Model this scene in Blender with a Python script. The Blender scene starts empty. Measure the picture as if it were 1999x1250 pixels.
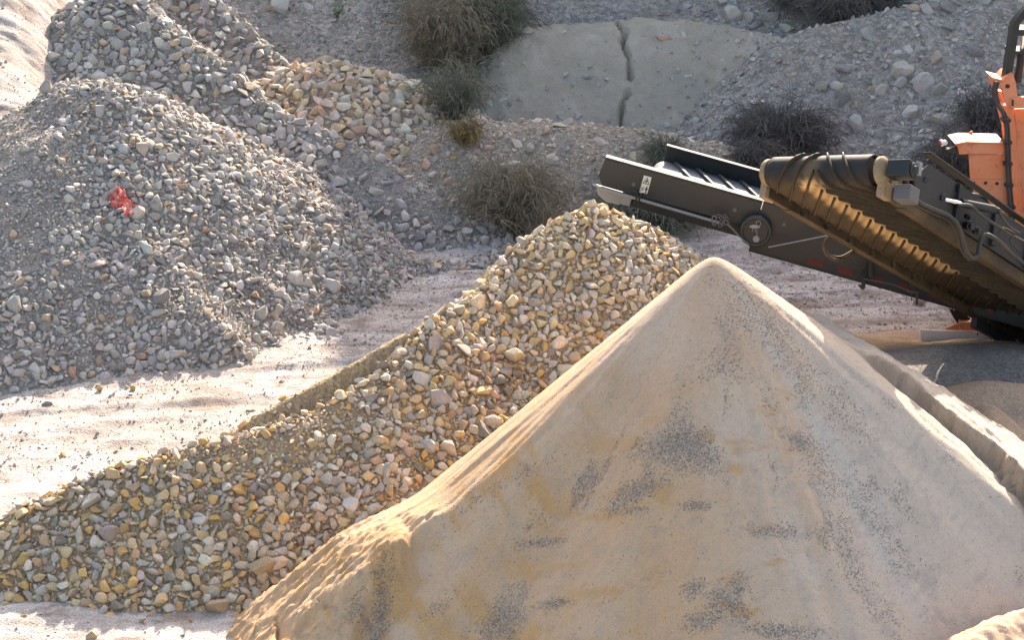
import bpy, bmesh, math, random
import numpy as np
from mathutils import Vector, Matrix

# ------------------------------------------------------------------ camera, sky, sun, exposure
scene = bpy.context.scene
col = scene.collection
PITCH = math.radians(20.0)
FPX = 3730.0                       # focal length in pixels of the 1999 px wide photograph
CH = 6.0                           # eye height
cam_d = bpy.data.cameras.new("camera")
cam = bpy.data.objects.new("camera", cam_d)
col.objects.link(cam)
cam_d.sensor_width = 36.0
cam_d.lens = 36.0 * FPX / 1999.0
cam_d.clip_start = 0.1
cam_d.clip_end = 2000.0
cam.location = (0, 0, CH)
cam.rotation_euler = (math.pi / 2 - PITCH, 0, 0)
scene.camera = cam

SUN_EL = math.radians(28.0)
SUN_AZ = math.radians(12.0)         # to the right of straight ahead: the place is lit from behind
world = bpy.data.worlds.new("World")
scene.world = world
world.use_nodes = True
nt = world.node_tree
bg = nt.nodes["Background"]
sky = nt.nodes.new("ShaderNodeTexSky")
sky.sky_type = 'NISHITA'
sky.sun_disc = False
sky.sun_elevation = SUN_EL
sky.sun_rotation = SUN_AZ
sky.air_density = 1.0
sky.dust_density = 3.5
sky.ozone_density = 1.0
warm = nt.nodes.new("ShaderNodeMixRGB")        # dusty air: the sky is less blue than over a clean place
warm.blend_type = 'MULTIPLY'
warm.inputs[0].default_value = 1.0
warm.inputs[2].default_value = (1.05, .965, .885, 1)
nt.links.new(sky.outputs[0], warm.inputs[1])
nt.links.new(warm.outputs[0], bg.inputs[0])
bg.inputs[1].default_value = 0.15
sun_d = bpy.data.lights.new("sun", 'SUN')
sun_d.energy = 4.9
sun_d.angle = math.radians(0.55)
sun_d.color = (1.0, 0.87, 0.72)
sun = bpy.data.objects.new("sun", sun_d)
col.objects.link(sun)
sdir = Vector((math.cos(SUN_EL) * math.sin(SUN_AZ), math.cos(SUN_EL) * math.cos(SUN_AZ), math.sin(SUN_EL)))
sun.rotation_euler = sdir.to_track_quat('Z', 'Y').to_euler()
scene.view_settings.view_transform = 'Standard'
scene.view_settings.look = 'None'
scene.view_settings.exposure = 1.62
scene.view_settings.gamma = 1.0
scene.cycles.max_bounces = 8
scene.cycles.diffuse_bounces = 5

# ------------------------------------------------------------------ picture <-> place
CP, SP = math.cos(PITCH), math.sin(PITCH)
def ray(px, py):
    u = (px - 999.5) / FPX; v = -(py - 625.0) / FPX
    return np.array([u, CP + v * SP, -SP + v * CP])
def at(px, py, Y):
    """the point of the place seen at a spot of the photograph, Y metres ahead"""
    d = ray(px, py)
    return np.array([0, 0, CH]) + d * (Y / d[1])
def on_z(px, py, z=0.0):
    d = ray(px, py)
    return np.array([0, 0, CH]) + d * ((z - CH) / d[2])
def project(x, y, z):
    dz = z - CH
    w = y * CP - dz * SP
    return 999.5 + FPX * x / w, 625.0 - FPX * (y * SP + dz * CP) / w

# ------------------------------------------------------------------ noise
def _hash(i, j, seed):
    h = (i.astype(np.int64) * 374761393 + j.astype(np.int64) * 668265263 + seed * 1442695041) & 0x7fffffff
    h = ((h ^ (h >> 13)) * 1274126177) & 0x7fffffff
    h = (h ^ (h >> 16)) & 0x7fffffff
    return (h % 100003) / 50001.5 - 1.0
def vnoise(x, y, seed=0):
    x = np.asarray(x, float); y = np.asarray(y, float)
    i = np.floor(x); j = np.floor(y)
    fx = x - i; fy = y - j
    fx = fx * fx * fx * (fx * (fx * 6 - 15) + 10); fy = fy * fy * fy * (fy * (fy * 6 - 15) + 10)
    a = _hash(i, j, seed); b = _hash(i + 1, j, seed); c = _hash(i, j + 1, seed); d = _hash(i + 1, j + 1, seed)
    return (a * (1 - fx) + b * fx) * (1 - fy) + (c * (1 - fx) + d * fx) * fy
def fbm(x, y, octv=4, gain=0.5, seed=0):
    s = 0.0; a = 1.0; t = 0.0
    for k in range(octv):
        s = s + a * vnoise(x * 2 ** k + 17.3 * k, y * 2 ** k - 9.1 * k, seed + k); t += a; a *= gain
    return s / t
def smooth(a, b, x):
    t = np.clip((x - a) / (b - a), 0, 1)
    return t * t * (3 - 2 * t)

# ------------------------------------------------------------------ things, labels, meshes
def tag(o, label=None, cat=None, group=None, kind=None):
    if label: o['label'] = label
    if cat: o['category'] = cat
    if group: o['group'] = group
    if kind: o['kind'] = kind
    return o
def empty(name, loc, label, cat, group=None):
    o = bpy.data.objects.new(name, None); col.objects.link(o)
    o.location = loc
    return tag(o, label, cat, group)
def mesh_np(name, V, F, mat, cols=None, parent=None, smooth_faces=False, attrs=None):
    V = np.asarray(V, np.float32); F = np.asarray(F, np.int32)
    k = F.shape[1]
    me = bpy.data.meshes.new(name)
    me.vertices.add(len(V)); me.vertices.foreach_set('co', V.ravel())
    me.loops.add(F.size); me.loops.foreach_set('vertex_index', F.ravel())
    me.polygons.add(len(F)); me.polygons.foreach_set('loop_start', np.arange(0, F.size, k, dtype=np.int32))
    me.polygons.foreach_set('loop_total', np.full(len(F), k, np.int32))
    me.update(calc_edges=True)
    me.polygons.foreach_set('use_smooth', np.full(len(F), smooth_faces, bool))
    if cols is not None:
        a = me.attributes.new('tint', 'FLOAT_COLOR', 'POINT')
        c = np.ones((len(V), 4), np.float32); c[:, :3] = cols
        a.data.foreach_set('color', c.ravel())
    for an, av in (attrs or {}).items():
        a = me.attributes.new(an, 'FLOAT', 'POINT'); a.data.foreach_set('value', np.asarray(av, np.float32))
    me.validate(clean_customdata=False)
    me.materials.append(mat)
    o = bpy.data.objects.new(name, me); col.objects.link(o)
    if parent is not None:
        o.parent = parent
    return o

# ------------------------------------------------------------------ materials
class NT:
    def __init__(s, name):
        s.m = bpy.data.materials.new(name); s.m.use_nodes = True
        s.t = s.m.node_tree; s.b = s.t.nodes['Principled BSDF']
    def n(s, typ, **kw):
        x = s.t.nodes.new('ShaderNode' + typ)
        for k, v in kw.items():
            if k.startswith('i_'):
                x.inputs[int(k[2:]) if k[2:].isdigit() else k[2:].replace('_', ' ')].default_value = v
            else:
                setattr(x, k, v)
        return x
    def l(s, a, b): s.t.links.new(a, b)
    def coord(s, obj=True):
        return s.n('TexCoord').outputs['Object' if obj else 'Generated']
    def noise(s, scale, detail=4, rough=0.55, vec=None, dist=0.0):
        x = s.n('TexNoise'); x.inputs['Scale'].default_value = scale; x.inputs['Detail'].default_value = detail
        x.inputs['Roughness'].default_value = rough; x.inputs['Distortion'].default_value = dist
        s.l(vec if vec is not None else s.coord(), x.inputs['Vector'])
        return x.outputs['Fac']
    def voro(s, scale, out='Color', vec=None, feature='F1'):
        x = s.n('TexVoronoi'); x.feature = feature; x.inputs['Scale'].default_value = scale
        s.l(vec if vec is not None else s.coord(), x.inputs['Vector'])
        return x.outputs[out]
    def ramp(s, fac, stops):
        r = s.n('ValToRGB'); e = r.color_ramp.elements
        while len(e) < len(stops): e.new(0.5)
        for q, (p, c) in zip(e, stops):
            q.position = p; q.color = c if len(c) == 4 else (*c, 1)
        s.l(fac, r.inputs[0]); return r.outputs[0]
    def mix(s, fac, a, b, mode='MIX'):
        x = s.n('MixRGB'); x.blend_type = mode
        for i, v in ((0, fac), (1, a), (2, b)):
            if hasattr(v, 'is_linked') or hasattr(v, 'links'): s.l(v, x.inputs[i])
            elif isinstance(v, (int, float)): x.inputs[i].default_value = v if i == 0 else (v, v, v, 1)
            else: x.inputs[i].default_value = (*v, 1)
        return x.outputs[0]
    def math(s, op, a, b=0.0, clamp=False):
        x = s.n('Math'); x.operation = op; x.use_clamp = clamp
        for i, v in ((0, a), (1, b)):
            if hasattr(v, 'links'): s.l(v, x.inputs[i])
            else: x.inputs[i].default_value = v
        return x.outputs[0]
    def attr(s, name, out='Fac'):
        x = s.n('Attribute'); x.attribute_name = name; return x.outputs[out]
    def bump(s, h, dist, strength=1.0, prev=None):
        x = s.n('Bump'); x.inputs['Strength'].default_value = strength; x.inputs['Distance'].default_value = dist
        s.l(h, x.inputs['Height'])
        if prev is not None: s.l(prev, x.inputs['Normal'])
        return x.outputs[0]
    def out(s, color=None, rough=0.9, spec=0.2, metal=0.0, normal=None):
        if color is not None:
            if hasattr(color, 'links'): s.l(color, s.b.inputs['Base Color'])
            else: s.b.inputs['Base Color'].default_value = (*color, 1)
        if hasattr(rough, 'links'): s.l(rough, s.b.inputs['Roughness'])
        else: s.b.inputs['Roughness'].default_value = rough
        s.b.inputs['Specular IOR Level'].default_value = spec
        s.b.inputs['Metallic'].default_value = metal
        if normal is not None: s.l(normal, s.b.inputs['Normal'])
        return s.m

def stone_material():
    s = NT('stone'); c = s.attr('tint', 'Color')
    n1 = s.noise(9, 5, .6); n2 = s.noise(60, 4, .65)
    c = s.mix(1.0, c, s.ramp(n1, [(.3, (.8, .8, .8)), (.7, (1.15, 1.15, 1.15))]), 'MULTIPLY')
    c = s.mix(1.0, c, s.ramp(n2, [(.3, (.82, .82, .82)), (.75, (1.12, 1.12, 1.12))]), 'MULTIPLY')
    c = s.mix(s.math('MULTIPLY', s.ramp(s.noise(17, 4, .6), [(.50, (0, 0, 0)), (.62, (1, 1, 1))]), .55), c, s.mix(1.0, c, (1.12, .88, .58), 'MULTIPLY'))
    nb = s.bump(n2, .006, .9)
    return s.out(c, .92, .15, normal=nb)
def soil_material(name, a, b, c2, pebble=38, bumpd=.02, fine=160):
    """packed crushed stone and dust: colours a (dust), b (soil), c2 (grit)"""
    s = NT(name)
    big = s.noise(1.6, 5, .6); mid = s.noise(14, 5, .65)
    v = s.voro(pebble); vd = s.voro(pebble, 'Distance'); vf = s.voro(fine); vfd = s.voro(fine, 'Distance')
    base = s.mix(s.ramp(big, [(.38, (0, 0, 0)), (.62, (1, 1, 1))]), a, b)
    base = s.mix(s.math('MULTIPLY', s.ramp(mid, [(.5, (0, 0, 0)), (.72, (1, 1, 1))]), .55), base, c2)
    sep = s.n('SeparateColor'); s.l(v, sep.inputs[0])
    base = s.mix(1.0, base, s.ramp(sep.outputs[0], [(0, (.72, .72, .74)), (1, (1.22, 1.2, 1.16))]), 'MULTIPLY')
    sep2 = s.n('SeparateColor'); s.l(vf, sep2.inputs[0])
    base = s.mix(1.0, base, s.ramp(sep2.outputs[1], [(0, (.82, .82, .82)), (1, (1.15, 1.15, 1.15))]), 'MULTIPLY')
    b1 = s.bump(s.math('SUBTRACT', 1.0, vd), bumpd, .9)
    b2 = s.bump(s.math('SUBTRACT', 1.0, vfd), bumpd * .35, .8, b1)
    b3 = s.bump(mid, bumpd * 1.3, .7, b2)
    return s.out(base, .95, .1, normal=b3)
def ground_material():
    s = NT('limestone_dust')
    big = s.noise(.55, 5, .6); mid = s.noise(7, 6, .65)
    co = s.coord()
    mp = s.n('Mapping'); mp.inputs['Rotation'].default_value = (0, 0, math.radians(-16)); mp.inputs['Scale'].default_value = (.9, 2.0, 1)
    s.l(co, mp.inputs['Vector'])
    tr = s.noise(2.1, 8, .68, mp.outputs[0], .6)
    base = s.ramp(tr, [(.36, (.25, .20, .17)), (.46, (.43, .385, .35)), (.54, (.555, .515, .485)), (.72, (.63, .60, .57))])
    base = s.mix(s.ramp(big, [(.45, (0, 0, 0)), (.68, (.55, .55, .55))]), base, (.41, .315, .255))
    base = s.mix(s.math('MULTIPLY', s.ramp(mid, [(.53, (0, 0, 0)), (.68, (1, 1, 1))]), .5), base, (.25, .22, .20))
    vf = s.voro(110); sep = s.n('SeparateColor'); s.l(vf, sep.inputs[0])
    base = s.mix(1.0, base, s.ramp(sep.outputs[0], [(0, (.78, .78, .78)), (.8, (1.08, 1.08, 1.08))]), 'MULTIPLY')
    base = s.mix(s.attr('earth'), base, (.40, .335, .265))
    base = s.mix(s.attr('rut'), base, (.31, .255, .225))
    b1 = s.bump(mid, .03, .8); vp = s.n('TexVoronoi'); vp.inputs['Scale'].default_value = 70; s.l(s.coord(), vp.inputs['Vector'])
    b2 = s.bump(s.noise(38, 6, .75), .014, 1.0, s.bump(s.math('SUBTRACT', 1.0, vp.outputs['Distance']), .008, .8, b1))
    return s.out(base, .95, .08, normal=b2)
def sand_material():
    s = NT('crushed_sand')
    n1 = s.noise(2.2, 5, .6); n2 = s.noise(30, 6, .75); n3 = s.noise(170, 5, .8)
    base = s.mix(s.ramp(n1, [(.35, (0, 0, 0)), (.65, (1, 1, 1))]), (.55, .375, .245), (.60, .445, .315))
    base = s.mix(s.attr('pale'), base, (.575, .485, .395))
    base = s.mix(s.attr('ochre'), base, (.56, .335, .15))
    base = s.mix(s.attr('smudge'), base, (.36, .315, .275))
    base = s.mix(s.math('MULTIPLY', s.ramp(n2, [(.46, (0, 0, 0)), (.70, (1, 1, 1))]), .30), base, (.36, .29, .22))
    v = s.voro(160); vd = s.voro(160, 'Distance'); sep = s.n('SeparateColor'); s.l(v, sep.inputs[0])
    grit = s.ramp(sep.outputs[0], [(0, (.16, .14, .12)), (.35, (.30, .26, .22)), (.7, (.44, .365, .285)), (.92, (.52, .46, .39)), (1, (.78, .73, .67))])
    # grain by grain: the denser the grit, the more of the cells carry a coarse grain
    dens = s.math('ADD', s.attr('grit'), s.math('MULTIPLY', s.math('SUBTRACT', s.noise(18, 5, .7), .5), .7))
    gm = s.math('MULTIPLY', s.ramp(s.math('SUBTRACT', s.math('MAXIMUM', dens, .035), sep.outputs[2]), [(.0, (0, 0, 0)), (.06, (1, 1, 1))]), .80)
    base = s.mix(gm, base, grit)
    base = s.mix(1.0, base, s.ramp(n3, [(.30, (.80, .80, .80)), (.70, (1.24, 1.24, 1.24))]), 'MULTIPLY')
    b1 = s.bump(n3, .005, .8)
    b2 = s.bump(s.math('MULTIPLY', s.math('SUBTRACT', 1.0, vd), s.math('ADD', gm, .15)), .012, .9, b1)
    b3 = s.bump(n2, .012, .8, b2)
    return s.out(base, .96, .08, normal=b3)

M_STONE = stone_material()
M_GROUND = ground_material()
M_SAND = sand_material()
M_GREY = soil_material('grey_rubble_fines', (.37, .335, .29), (.32, .285, .25), (.25, .225, .20))
M_TAN = soil_material('tan_rubble_fines', (.47, .345, .20), (.40, .30, .19), (.31, .235, .155), 45, .02)
M_BANK = soil_material('quarry_bank_earth', (.42, .38, .335), (.38, .335, .28), (.28, .255, .23), 16, .04, 70)
def clay_material():
    s = NT('packed_clay')
    n = s.noise(1.1, 6, .62); m = s.noise(6, 7, .68); f = s.noise(48, 5, .7)
    c = s.ramp(n, [(.34, (.39, .355, .285)), (.5, (.45, .39, .30)), (.66, (.55, .485, .40))])
    c = s.mix(s.math('MULTIPLY', s.ramp(m, [(.50, (0, 0, 0)), (.70, (1, 1, 1))]), .5), c, (.38, .30, .215))
    c = s.mix(s.math('MULTIPLY', s.ramp(f, [(.55, (0, 0, 0)), (.72, (1, 1, 1))]), .35), c, (.25, .225, .19))
    return s.out(c, .95, .1, normal=s.bump(f, .010, .7, s.bump(m, .05, .9)))
M_CLAY = clay_material()
M_BERM = soil_material('pinkish_berm_earth', (.42, .36, .295), (.44, .365, .28), (.32, .28, .235), 30, .025)

# ------------------------------------------------------------------ height fields
def seg_heights(X, Y, pts, tan, c):
    """highest of the cones that stand along a ridge line"""
    best = np.full(X.shape, -1e9)
    for (p, q) in zip(pts[:-1], pts[1:]):
        n = max(2, int(np.hypot(q[0] - p[0], q[1] - p[1]) / .07))
        for k in range(n + 1):
            t = k / n; r = p + (q - p) * t
            d2 = (X - r[0]) ** 2 + (Y - r[1]) ** 2
            tn = tan
            if isinstance(tan, tuple):                  # steeper towards one side
                t0, t1, ux, uy = tan
                tn = t0 + (t1 - t0) * smooth(-.15, .75, ((X - r[0]) * ux + (Y - r[1]) * uy) / (np.sqrt(d2) + 1e-6))
            best = np.maximum(best, r[2] - (np.sqrt(d2 * tn * tn + c * c) - c))
    return best
class Field:
    """a height field on a regular grid, with a bilinear read-out"""
    def __init__(s, x0, x1, y0, y1, step):
        s.x = np.arange(x0, x1 + step / 2, step); s.y = np.arange(y0, y1 + step / 2, step); s.step = step
        s.X, s.Y = np.meshgrid(s.x, s.y); s.Z = np.zeros_like(s.X)
    def z(s, x, y):
        x = np.asarray(x, float); y = np.asarray(y, float)
        fx = np.clip((np.asarray(x) - s.x[0]) / s.step, 0, len(s.x) - 1.001); fy = np.clip((np.asarray(y) - s.y[0]) / s.step, 0, len(s.y) - 1.001)
        i = fx.astype(int); j = fy.astype(int); a = fx - i; b = fy - j
        Z = s.Z
        h = (Z[j, i] * (1 - a) + Z[j, i + 1] * a) * (1 - b) + (Z[j + 1, i] * (1 - a) + Z[j + 1, i + 1] * a) * b
        e = s.step * 1.5
        out = (x < s.x[0] - e) | (x > s.x[-1] + e) | (y < s.y[0] - e) | (y > s.y[-1] + e)
        return np.where(out, -99.0, h)
    def grad(s, x, y, e=None):
        e = e or s.step
        return (s.z(x + e, y) - s.z(x - e, y)) / (2 * e), (s.z(x, y + e) - s.z(x, y - e)) / (2 * e)
    def build(s, name, mat, parent=None, keep=None, attrs=None, smooth_faces=True):
        ny, nx = s.X.shape
        V = np.stack([s.X.ravel(), s.Y.ravel(), s.Z.ravel()], 1)
        i = np.arange(ny * nx).reshape(ny, nx)
        F = np.stack([i[:-1, :-1].ravel(), i[:-1, 1:].ravel(), i[1:, 1:].ravel(), i[1:, :-1].ravel()], 1)
        if keep is not None:
            k = keep.ravel(); F = F[k[F].any(1)]
            used = np.zeros(len(V), bool); used[F.ravel()] = True
            remap = np.cumsum(used) - 1
            V = V[used]; F = remap[F]
            attrs = {a: np.asarray(b).ravel()[used] for a, b in (attrs or {}).items()}
        else:
            attrs = {a: np.asarray(b).ravel() for a, b in (attrs or {}).items()}
        return mesh_np(name, V, F, mat, None, parent, smooth_faces, attrs)

# ------------------------------------------------------------------ stones
RNG = np.random.default_rng(7)
def ico(sub):
    bm = bmesh.new(); bmesh.ops.create_icosphere(bm, subdivisions=sub, radius=1.0)
    V = np.array([v.co[:] for v in bm.verts]); F = np.array([[v.index for v in f.verts] for f in bm.faces]); bm.free()
    return V, F
def rock_shape(sub, rng, cuts=8, soft=.06):
    V, F = ico(sub)
    V = V * np.array([1, rng.uniform(.6, .95), rng.uniform(.42, .8)])
    ids = np.full(len(V), -1)
    for k in range(cuts):
        n = rng.normal(size=3); n /= np.linalg.norm(n)
        h = V @ n
        o = h.max() * rng.uniform(.42, .86)
        m = h > o
        V[m] -= np.outer((h[m] - o) * .93, n); ids[m] = k
    V += soft * .5 * np.stack([np.sin(V[:, 1] * 5 + rng.uniform(0, 6)), np.sin(V[:, 2] * 6 + rng.uniform(0, 6)), np.sin(V[:, 0] * 5 + rng.uniform(0, 6))], 1) * .6
    # faces that lie in one cut get corners of their own, so that the cut's edges stay crisp
    fid = np.where((ids[F[:, 0]] == ids[F[:, 1]]) & (ids[F[:, 1]] == ids[F[:, 2]]), ids[F[:, 0]], -1)
    keys = {}; NV = []; NF = []
    for f, g in zip(F, fid):
        r = []
        for v in f:
            k = (int(v), int(g))
            if k not in keys: keys[k] = len(NV); NV.append(V[v])
            r.append(keys[k])
        NF.append(r)
    NV = np.array(NV); NV -= (NV.max(0) + NV.min(0)) / 2
    return NV / np.abs(NV).max(), np.array(NF)
def broken_rock(npts, rng, bev):
    """crushed stone: the hull of a few points, its edges knocked off"""
    bm = bmesh.new()
    e = np.array([1, rng.uniform(.55, .95), rng.uniform(.36, .78)])
    for k in range(npts):
        v = rng.normal(size=3); v /= np.linalg.norm(v)
        bm.verts.new(v * e * rng.uniform(.82, 1.0))
    bmesh.ops.convex_hull(bm, input=bm.verts)
    bmesh.ops.delete(bm, geom=[v for v in bm.verts if not v.link_faces], context='VERTS')
    bmesh.ops.dissolve_limit(bm, angle_limit=math.radians(16), verts=bm.verts, edges=bm.edges)
    if bev: bmesh.ops.bevel(bm, geom=list(bm.edges), offset=bev, segments=2, profile=.6, affect='EDGES', clamp_overlap=True)
    bmesh.ops.triangulate(bm, faces=bm.faces)
    bm.normal_update(); bm.verts.index_update()
    # corners are shared only where neighbouring faces meet at a shallow angle
    V = []; F = []; key = {}
    for f in bm.faces:
        row = []
        for v in f.verts:
            n = f.normal; got = None
            for (idx, nn) in key.setdefault(v.index, []):
                if nn.dot(n) > .90: got = idx; break
            if got is None:
                got = len(V); V.append(v.co[:]); key[v.index].append((got, n.copy()))
            row.append(got)
        F.append(row)
    bm.free()
    V = np.array(V); V -= (V.max(0) + V.min(0)) / 2
    return V / np.abs(V).max(), np.array(F)
_r = np.random.default_rng(3)
ROCKS_HI = [broken_rock(_r.integers(12, 22), _r, .055) for _ in range(20)] + [rock_shape(3, _r, _r.integers(9, 14)) for _ in range(4)]
ROCKS_MID = [broken_rock(_r.integers(10, 18), _r, .06) for _ in range(30)] + [rock_shape(2, _r, _r.integers(7, 12)) for _ in range(7)]
ROCKS_LO = [broken_rock(_r.integers(8, 12), _r, 0) for _ in range(24)]
def rot_random(rng, nrm=None, lie=.5):
    a = rng.uniform(0, 2 * math.pi)
    R = Matrix.Rotation(rng.normal() * lie, 3, 'X') @ Matrix.Rotation(rng.normal() * lie, 3, 'Y') @ Matrix.Rotation(a, 3, 'Z')
    if nrm is not None:
        R = Vector((0, 0, 1)).rotation_difference(Vector(nrm)).to_matrix() @ R
    return np.array(R)
def pick_tint(pal, rng):
    w = np.array([p[1] for p in pal]); c = np.array(pal[rng.choice(len(pal), p=w / w.sum())][0])
    return np.clip(c * rng.uniform(.84, 1.16) * (1 + rng.normal(size=3) * .025), .02, .85)
class Stones:
    """packs stones over height fields: large first, smaller ones into the gaps"""
    def __init__(s, cell=.12):
        s.cell = cell; s.grid = {}; s.items = []
    def free(s, x, y, r, tight):
        ci, cj = int(x // s.cell), int(y // s.cell); k = int(r // s.cell) + 1
        for i in range(ci - k, ci + k + 1):
            for j in range(cj - k, cj + k + 1):
                for (a, b, q) in s.grid.get((i, j), ()):
                    d = (r + q) * tight
                    if (a - x) ** 2 + (b - y) ** 2 < d * d: return False
        return True
    def mark(s, x, y, r):
        s.grid.setdefault((int(x // s.cell), int(y // s.cell)), []).append((x, y, r))
    def scatter(s, zf, gf, box, rmin, rmax, tries, density, pal, tight=.78, lod='mid', sink=.3, seed=1, power=2.0, lie=.5, limit=None):
        rng = np.random.default_rng(seed)
        X = rng.uniform(box[0], box[1], tries); Y = rng.uniform(box[2], box[3], tries)
        R = np.sort(rmin + (rmax - rmin) * rng.random(tries) ** power)[::-1]
        Z = zf(X, Y); D = density(X, Y, Z); px, py = project(X, Y, Z)
        ok = (rng.random(tries) < D) & (px > -620) & (px < 2300) & (py < 1390) & (py > -160)
        gx, gy = gf(X, Y)
        ok &= (-gx * (0 - X) - gy * (0 - Y) + (CH - Z)) / np.sqrt(1 + gx * gx + gy * gy) > -.28 * np.sqrt(X * X + Y * Y + (CH - Z) ** 2)
        out = []
        for x, y, z, r, a, b in zip(X[ok], Y[ok], Z[ok], R[ok], gx[ok], gy[ok]):
            if s.free(x, y, r, tight):
                s.mark(x, y, r)
                n = np.array([-a, -b, 1.0]); n /= np.linalg.norm(n)
                out.append((x, y, z, r, n))
                if limit and len(out) >= limit: break
        res = []
        for (x, y, z, r, n) in out:
            lib = {'hi': ROCKS_HI, 'mid': ROCKS_MID, 'lo': ROCKS_LO}[lod]
            V, F = lib[rng.integers(len(lib))]
            sc = np.array([1, rng.uniform(.75, 1.05), rng.uniform(.7, 1.1)]) * r
            P = (V * sc) @ rot_random(rng, n, lie).T
            zoff = r * (.45 - sink)
            res.append((P, F, np.array([x, y, z]) + n * zoff, pick_tint(pal(x, y, z, rng), rng)))
        return res
def merge_stones(name, items, parent=None):
    V = []; F = []; C = []; o = 0
    for P, f, c, t in items:
        V.append(P + c); F.append(f + o); C.append(np.repeat(t[None], len(P), 0)); o += len(P)
    return mesh_np(name, np.concatenate(V), np.concatenate(F), M_STONE, np.concatenate(C), parent, True)
def single_stone(item, name, label, cat, group=None):
    P, f, c, t = item
    o = mesh_np(name, P, f, M_STONE, np.repeat(t[None], len(P), 0), None, True)
    o.location = c
    return tag(o, label, cat, group)

GREY = [((.45, .42, .385), 4), ((.385, .362, .335), 3), ((.52, .485, .44), 2.4), ((.295, .28, .26), 1.8), ((.45, .365, .275), .8), ((.46, .325, .235), .25)]
TANS = [((.51, .415, .305), 3.6), ((.56, .425, .25), 2.6), ((.57, .375, .16), 1.6), ((.45, .405, .35), 3.0), ((.59, .52, .43), 2.0), ((.30, .26, .215), 1.3), ((.50, .345, .22), 1.2)]
PALE = [((.62, .51, .34), 3), ((.58, .44, .24), 2.4), ((.54, .47, .39), 2.0), ((.64, .56, .45), 1.6), ((.42, .365, .295), 1.2)]
ORANGE = [((.53, .45, .36), 3), ((.55, .38, .26), 1.3), ((.58, .47, .32), 1.6), ((.58, .52, .44), 1.8)]
# ------------------------------------------------------------------ the ground
def ramp_z(X, Y):
    r = np.maximum(0, Y - 15.2) * .37
    edge = -4.4 - .10 * (Y - 18) + .18 * vnoise(X * .0 + 3.1, Y * .9, 5)
    return r * smooth(1.2, -.9, X - edge)
def rut_mask(X, Y):
    """wheel ruts: pairs of shallow furrows that follow the track in long curves"""
    m = np.zeros_like(np.asarray(X, float))
    w = .05 * fbm(X * 1.4, Y * 1.4, 3, seed=91)
    for y0, k, c in ((13.1, .10, .045), (13.7, .12, .05), (14.5, .20, .03), (15.2, .24, .02), (15.9, .16, .06), (16.6, .22, .05), (18.1, -.05, .02), (18.9, .03, -.03), (20.1, .02, .02)):
        v = Y - (y0 + k * (X + 2) + c * (X + 2) ** 2) + w
        m = np.maximum(m, smooth(.16, .05, np.abs(v)) * smooth(-.35, .25, fbm(X * .6, Y * .6, 3, seed=int(y0 * 10))))
    return m
def ground_z(X, Y, fine=True):
    z = .035 * fbm(X * .35, Y * .35, 3, seed=11) + ramp_z(X, Y)
    if fine:
        a = math.radians(14)
        u = X * math.cos(a) + Y * math.sin(a); v = -X * math.sin(a) + Y * math.cos(a)
        near = smooth(27, 22, Y)
        tracks = .034 * fbm(u * .7, v * 2.6, 5, .6, 21) + .003 * np.sin(v * 15 + 3 * fbm(u * .3, v * .3, 2, seed=4)) * smooth(-.1, .4, fbm(u * .4, v * 1.2, 2, seed=8))
        lumps = .024 * np.abs(fbm(X * 5, Y * 5, 4, .6, 31)) + .012 * np.maximum(0, fbm(X * 11, Y * 11, 3, .6, 41)) * 2 * smooth(-.2, .4, fbm(X * .7, Y * .7, 3, seed=77))
        z = z + (tracks + lumps - .030 * rut_mask(X, Y)) * near
        z = z + .035 * fbm(X * 1.6, Y * 4.2, 5, .62, 51) * smooth(-3.6, -4.3, X)
    return z
def axis(a, b, step, far0, far1, g=1.22):
    mid = list(np.arange(a, b + step / 2, step))
    s = step; v = a; lo = []
    while v > far0: s *= g; v -= s; lo.append(v)
    s = step; v = mid[-1]; hi = []
    while v < far1: s *= g; v += s; hi.append(v)
    return np.array(lo[::-1] + mid + hi)
gx_, gy_ = axis(-6.2, 5.2, .033, -300, 300), axis(10.0, 24.0, .033, -120, 500)
GX, GY = np.meshgrid(gx_, gy_)
GZ = ground_z(GX, GY)
ny, nx = GX.shape; ii = np.arange(nx * ny).reshape(ny, nx)
ground = mesh_np("ground", np.stack([GX.ravel(), GY.ravel(), GZ.ravel()], 1),
                 np.stack([ii[:-1, :-1].ravel(), ii[:-1, 1:].ravel(), ii[1:, 1:].ravel(), ii[1:, :-1].ravel()], 1), M_GROUND, None, None, True,
                 {'earth': (smooth(-3.4, -4.2, GX) * .12 + smooth(.0, .5, fbm(GX * .8, GY * 1.6, 4, seed=61)) * .30 * smooth(23, 20, GY)).ravel(), 'rut': (.75 * rut_mask(GX, GY) * smooth(-.25, .35, fbm(GX * 3, GY * 3, 4, .6, seed=93)) * smooth(24, 22, GY)).ravel()})
tag(ground, "pale dusty limestone ground with wheel tracks between the heaps", kind='structure')
gz = lambda x, y: ground_z(np.asarray(x, float), np.asarray(y, float), False)

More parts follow.
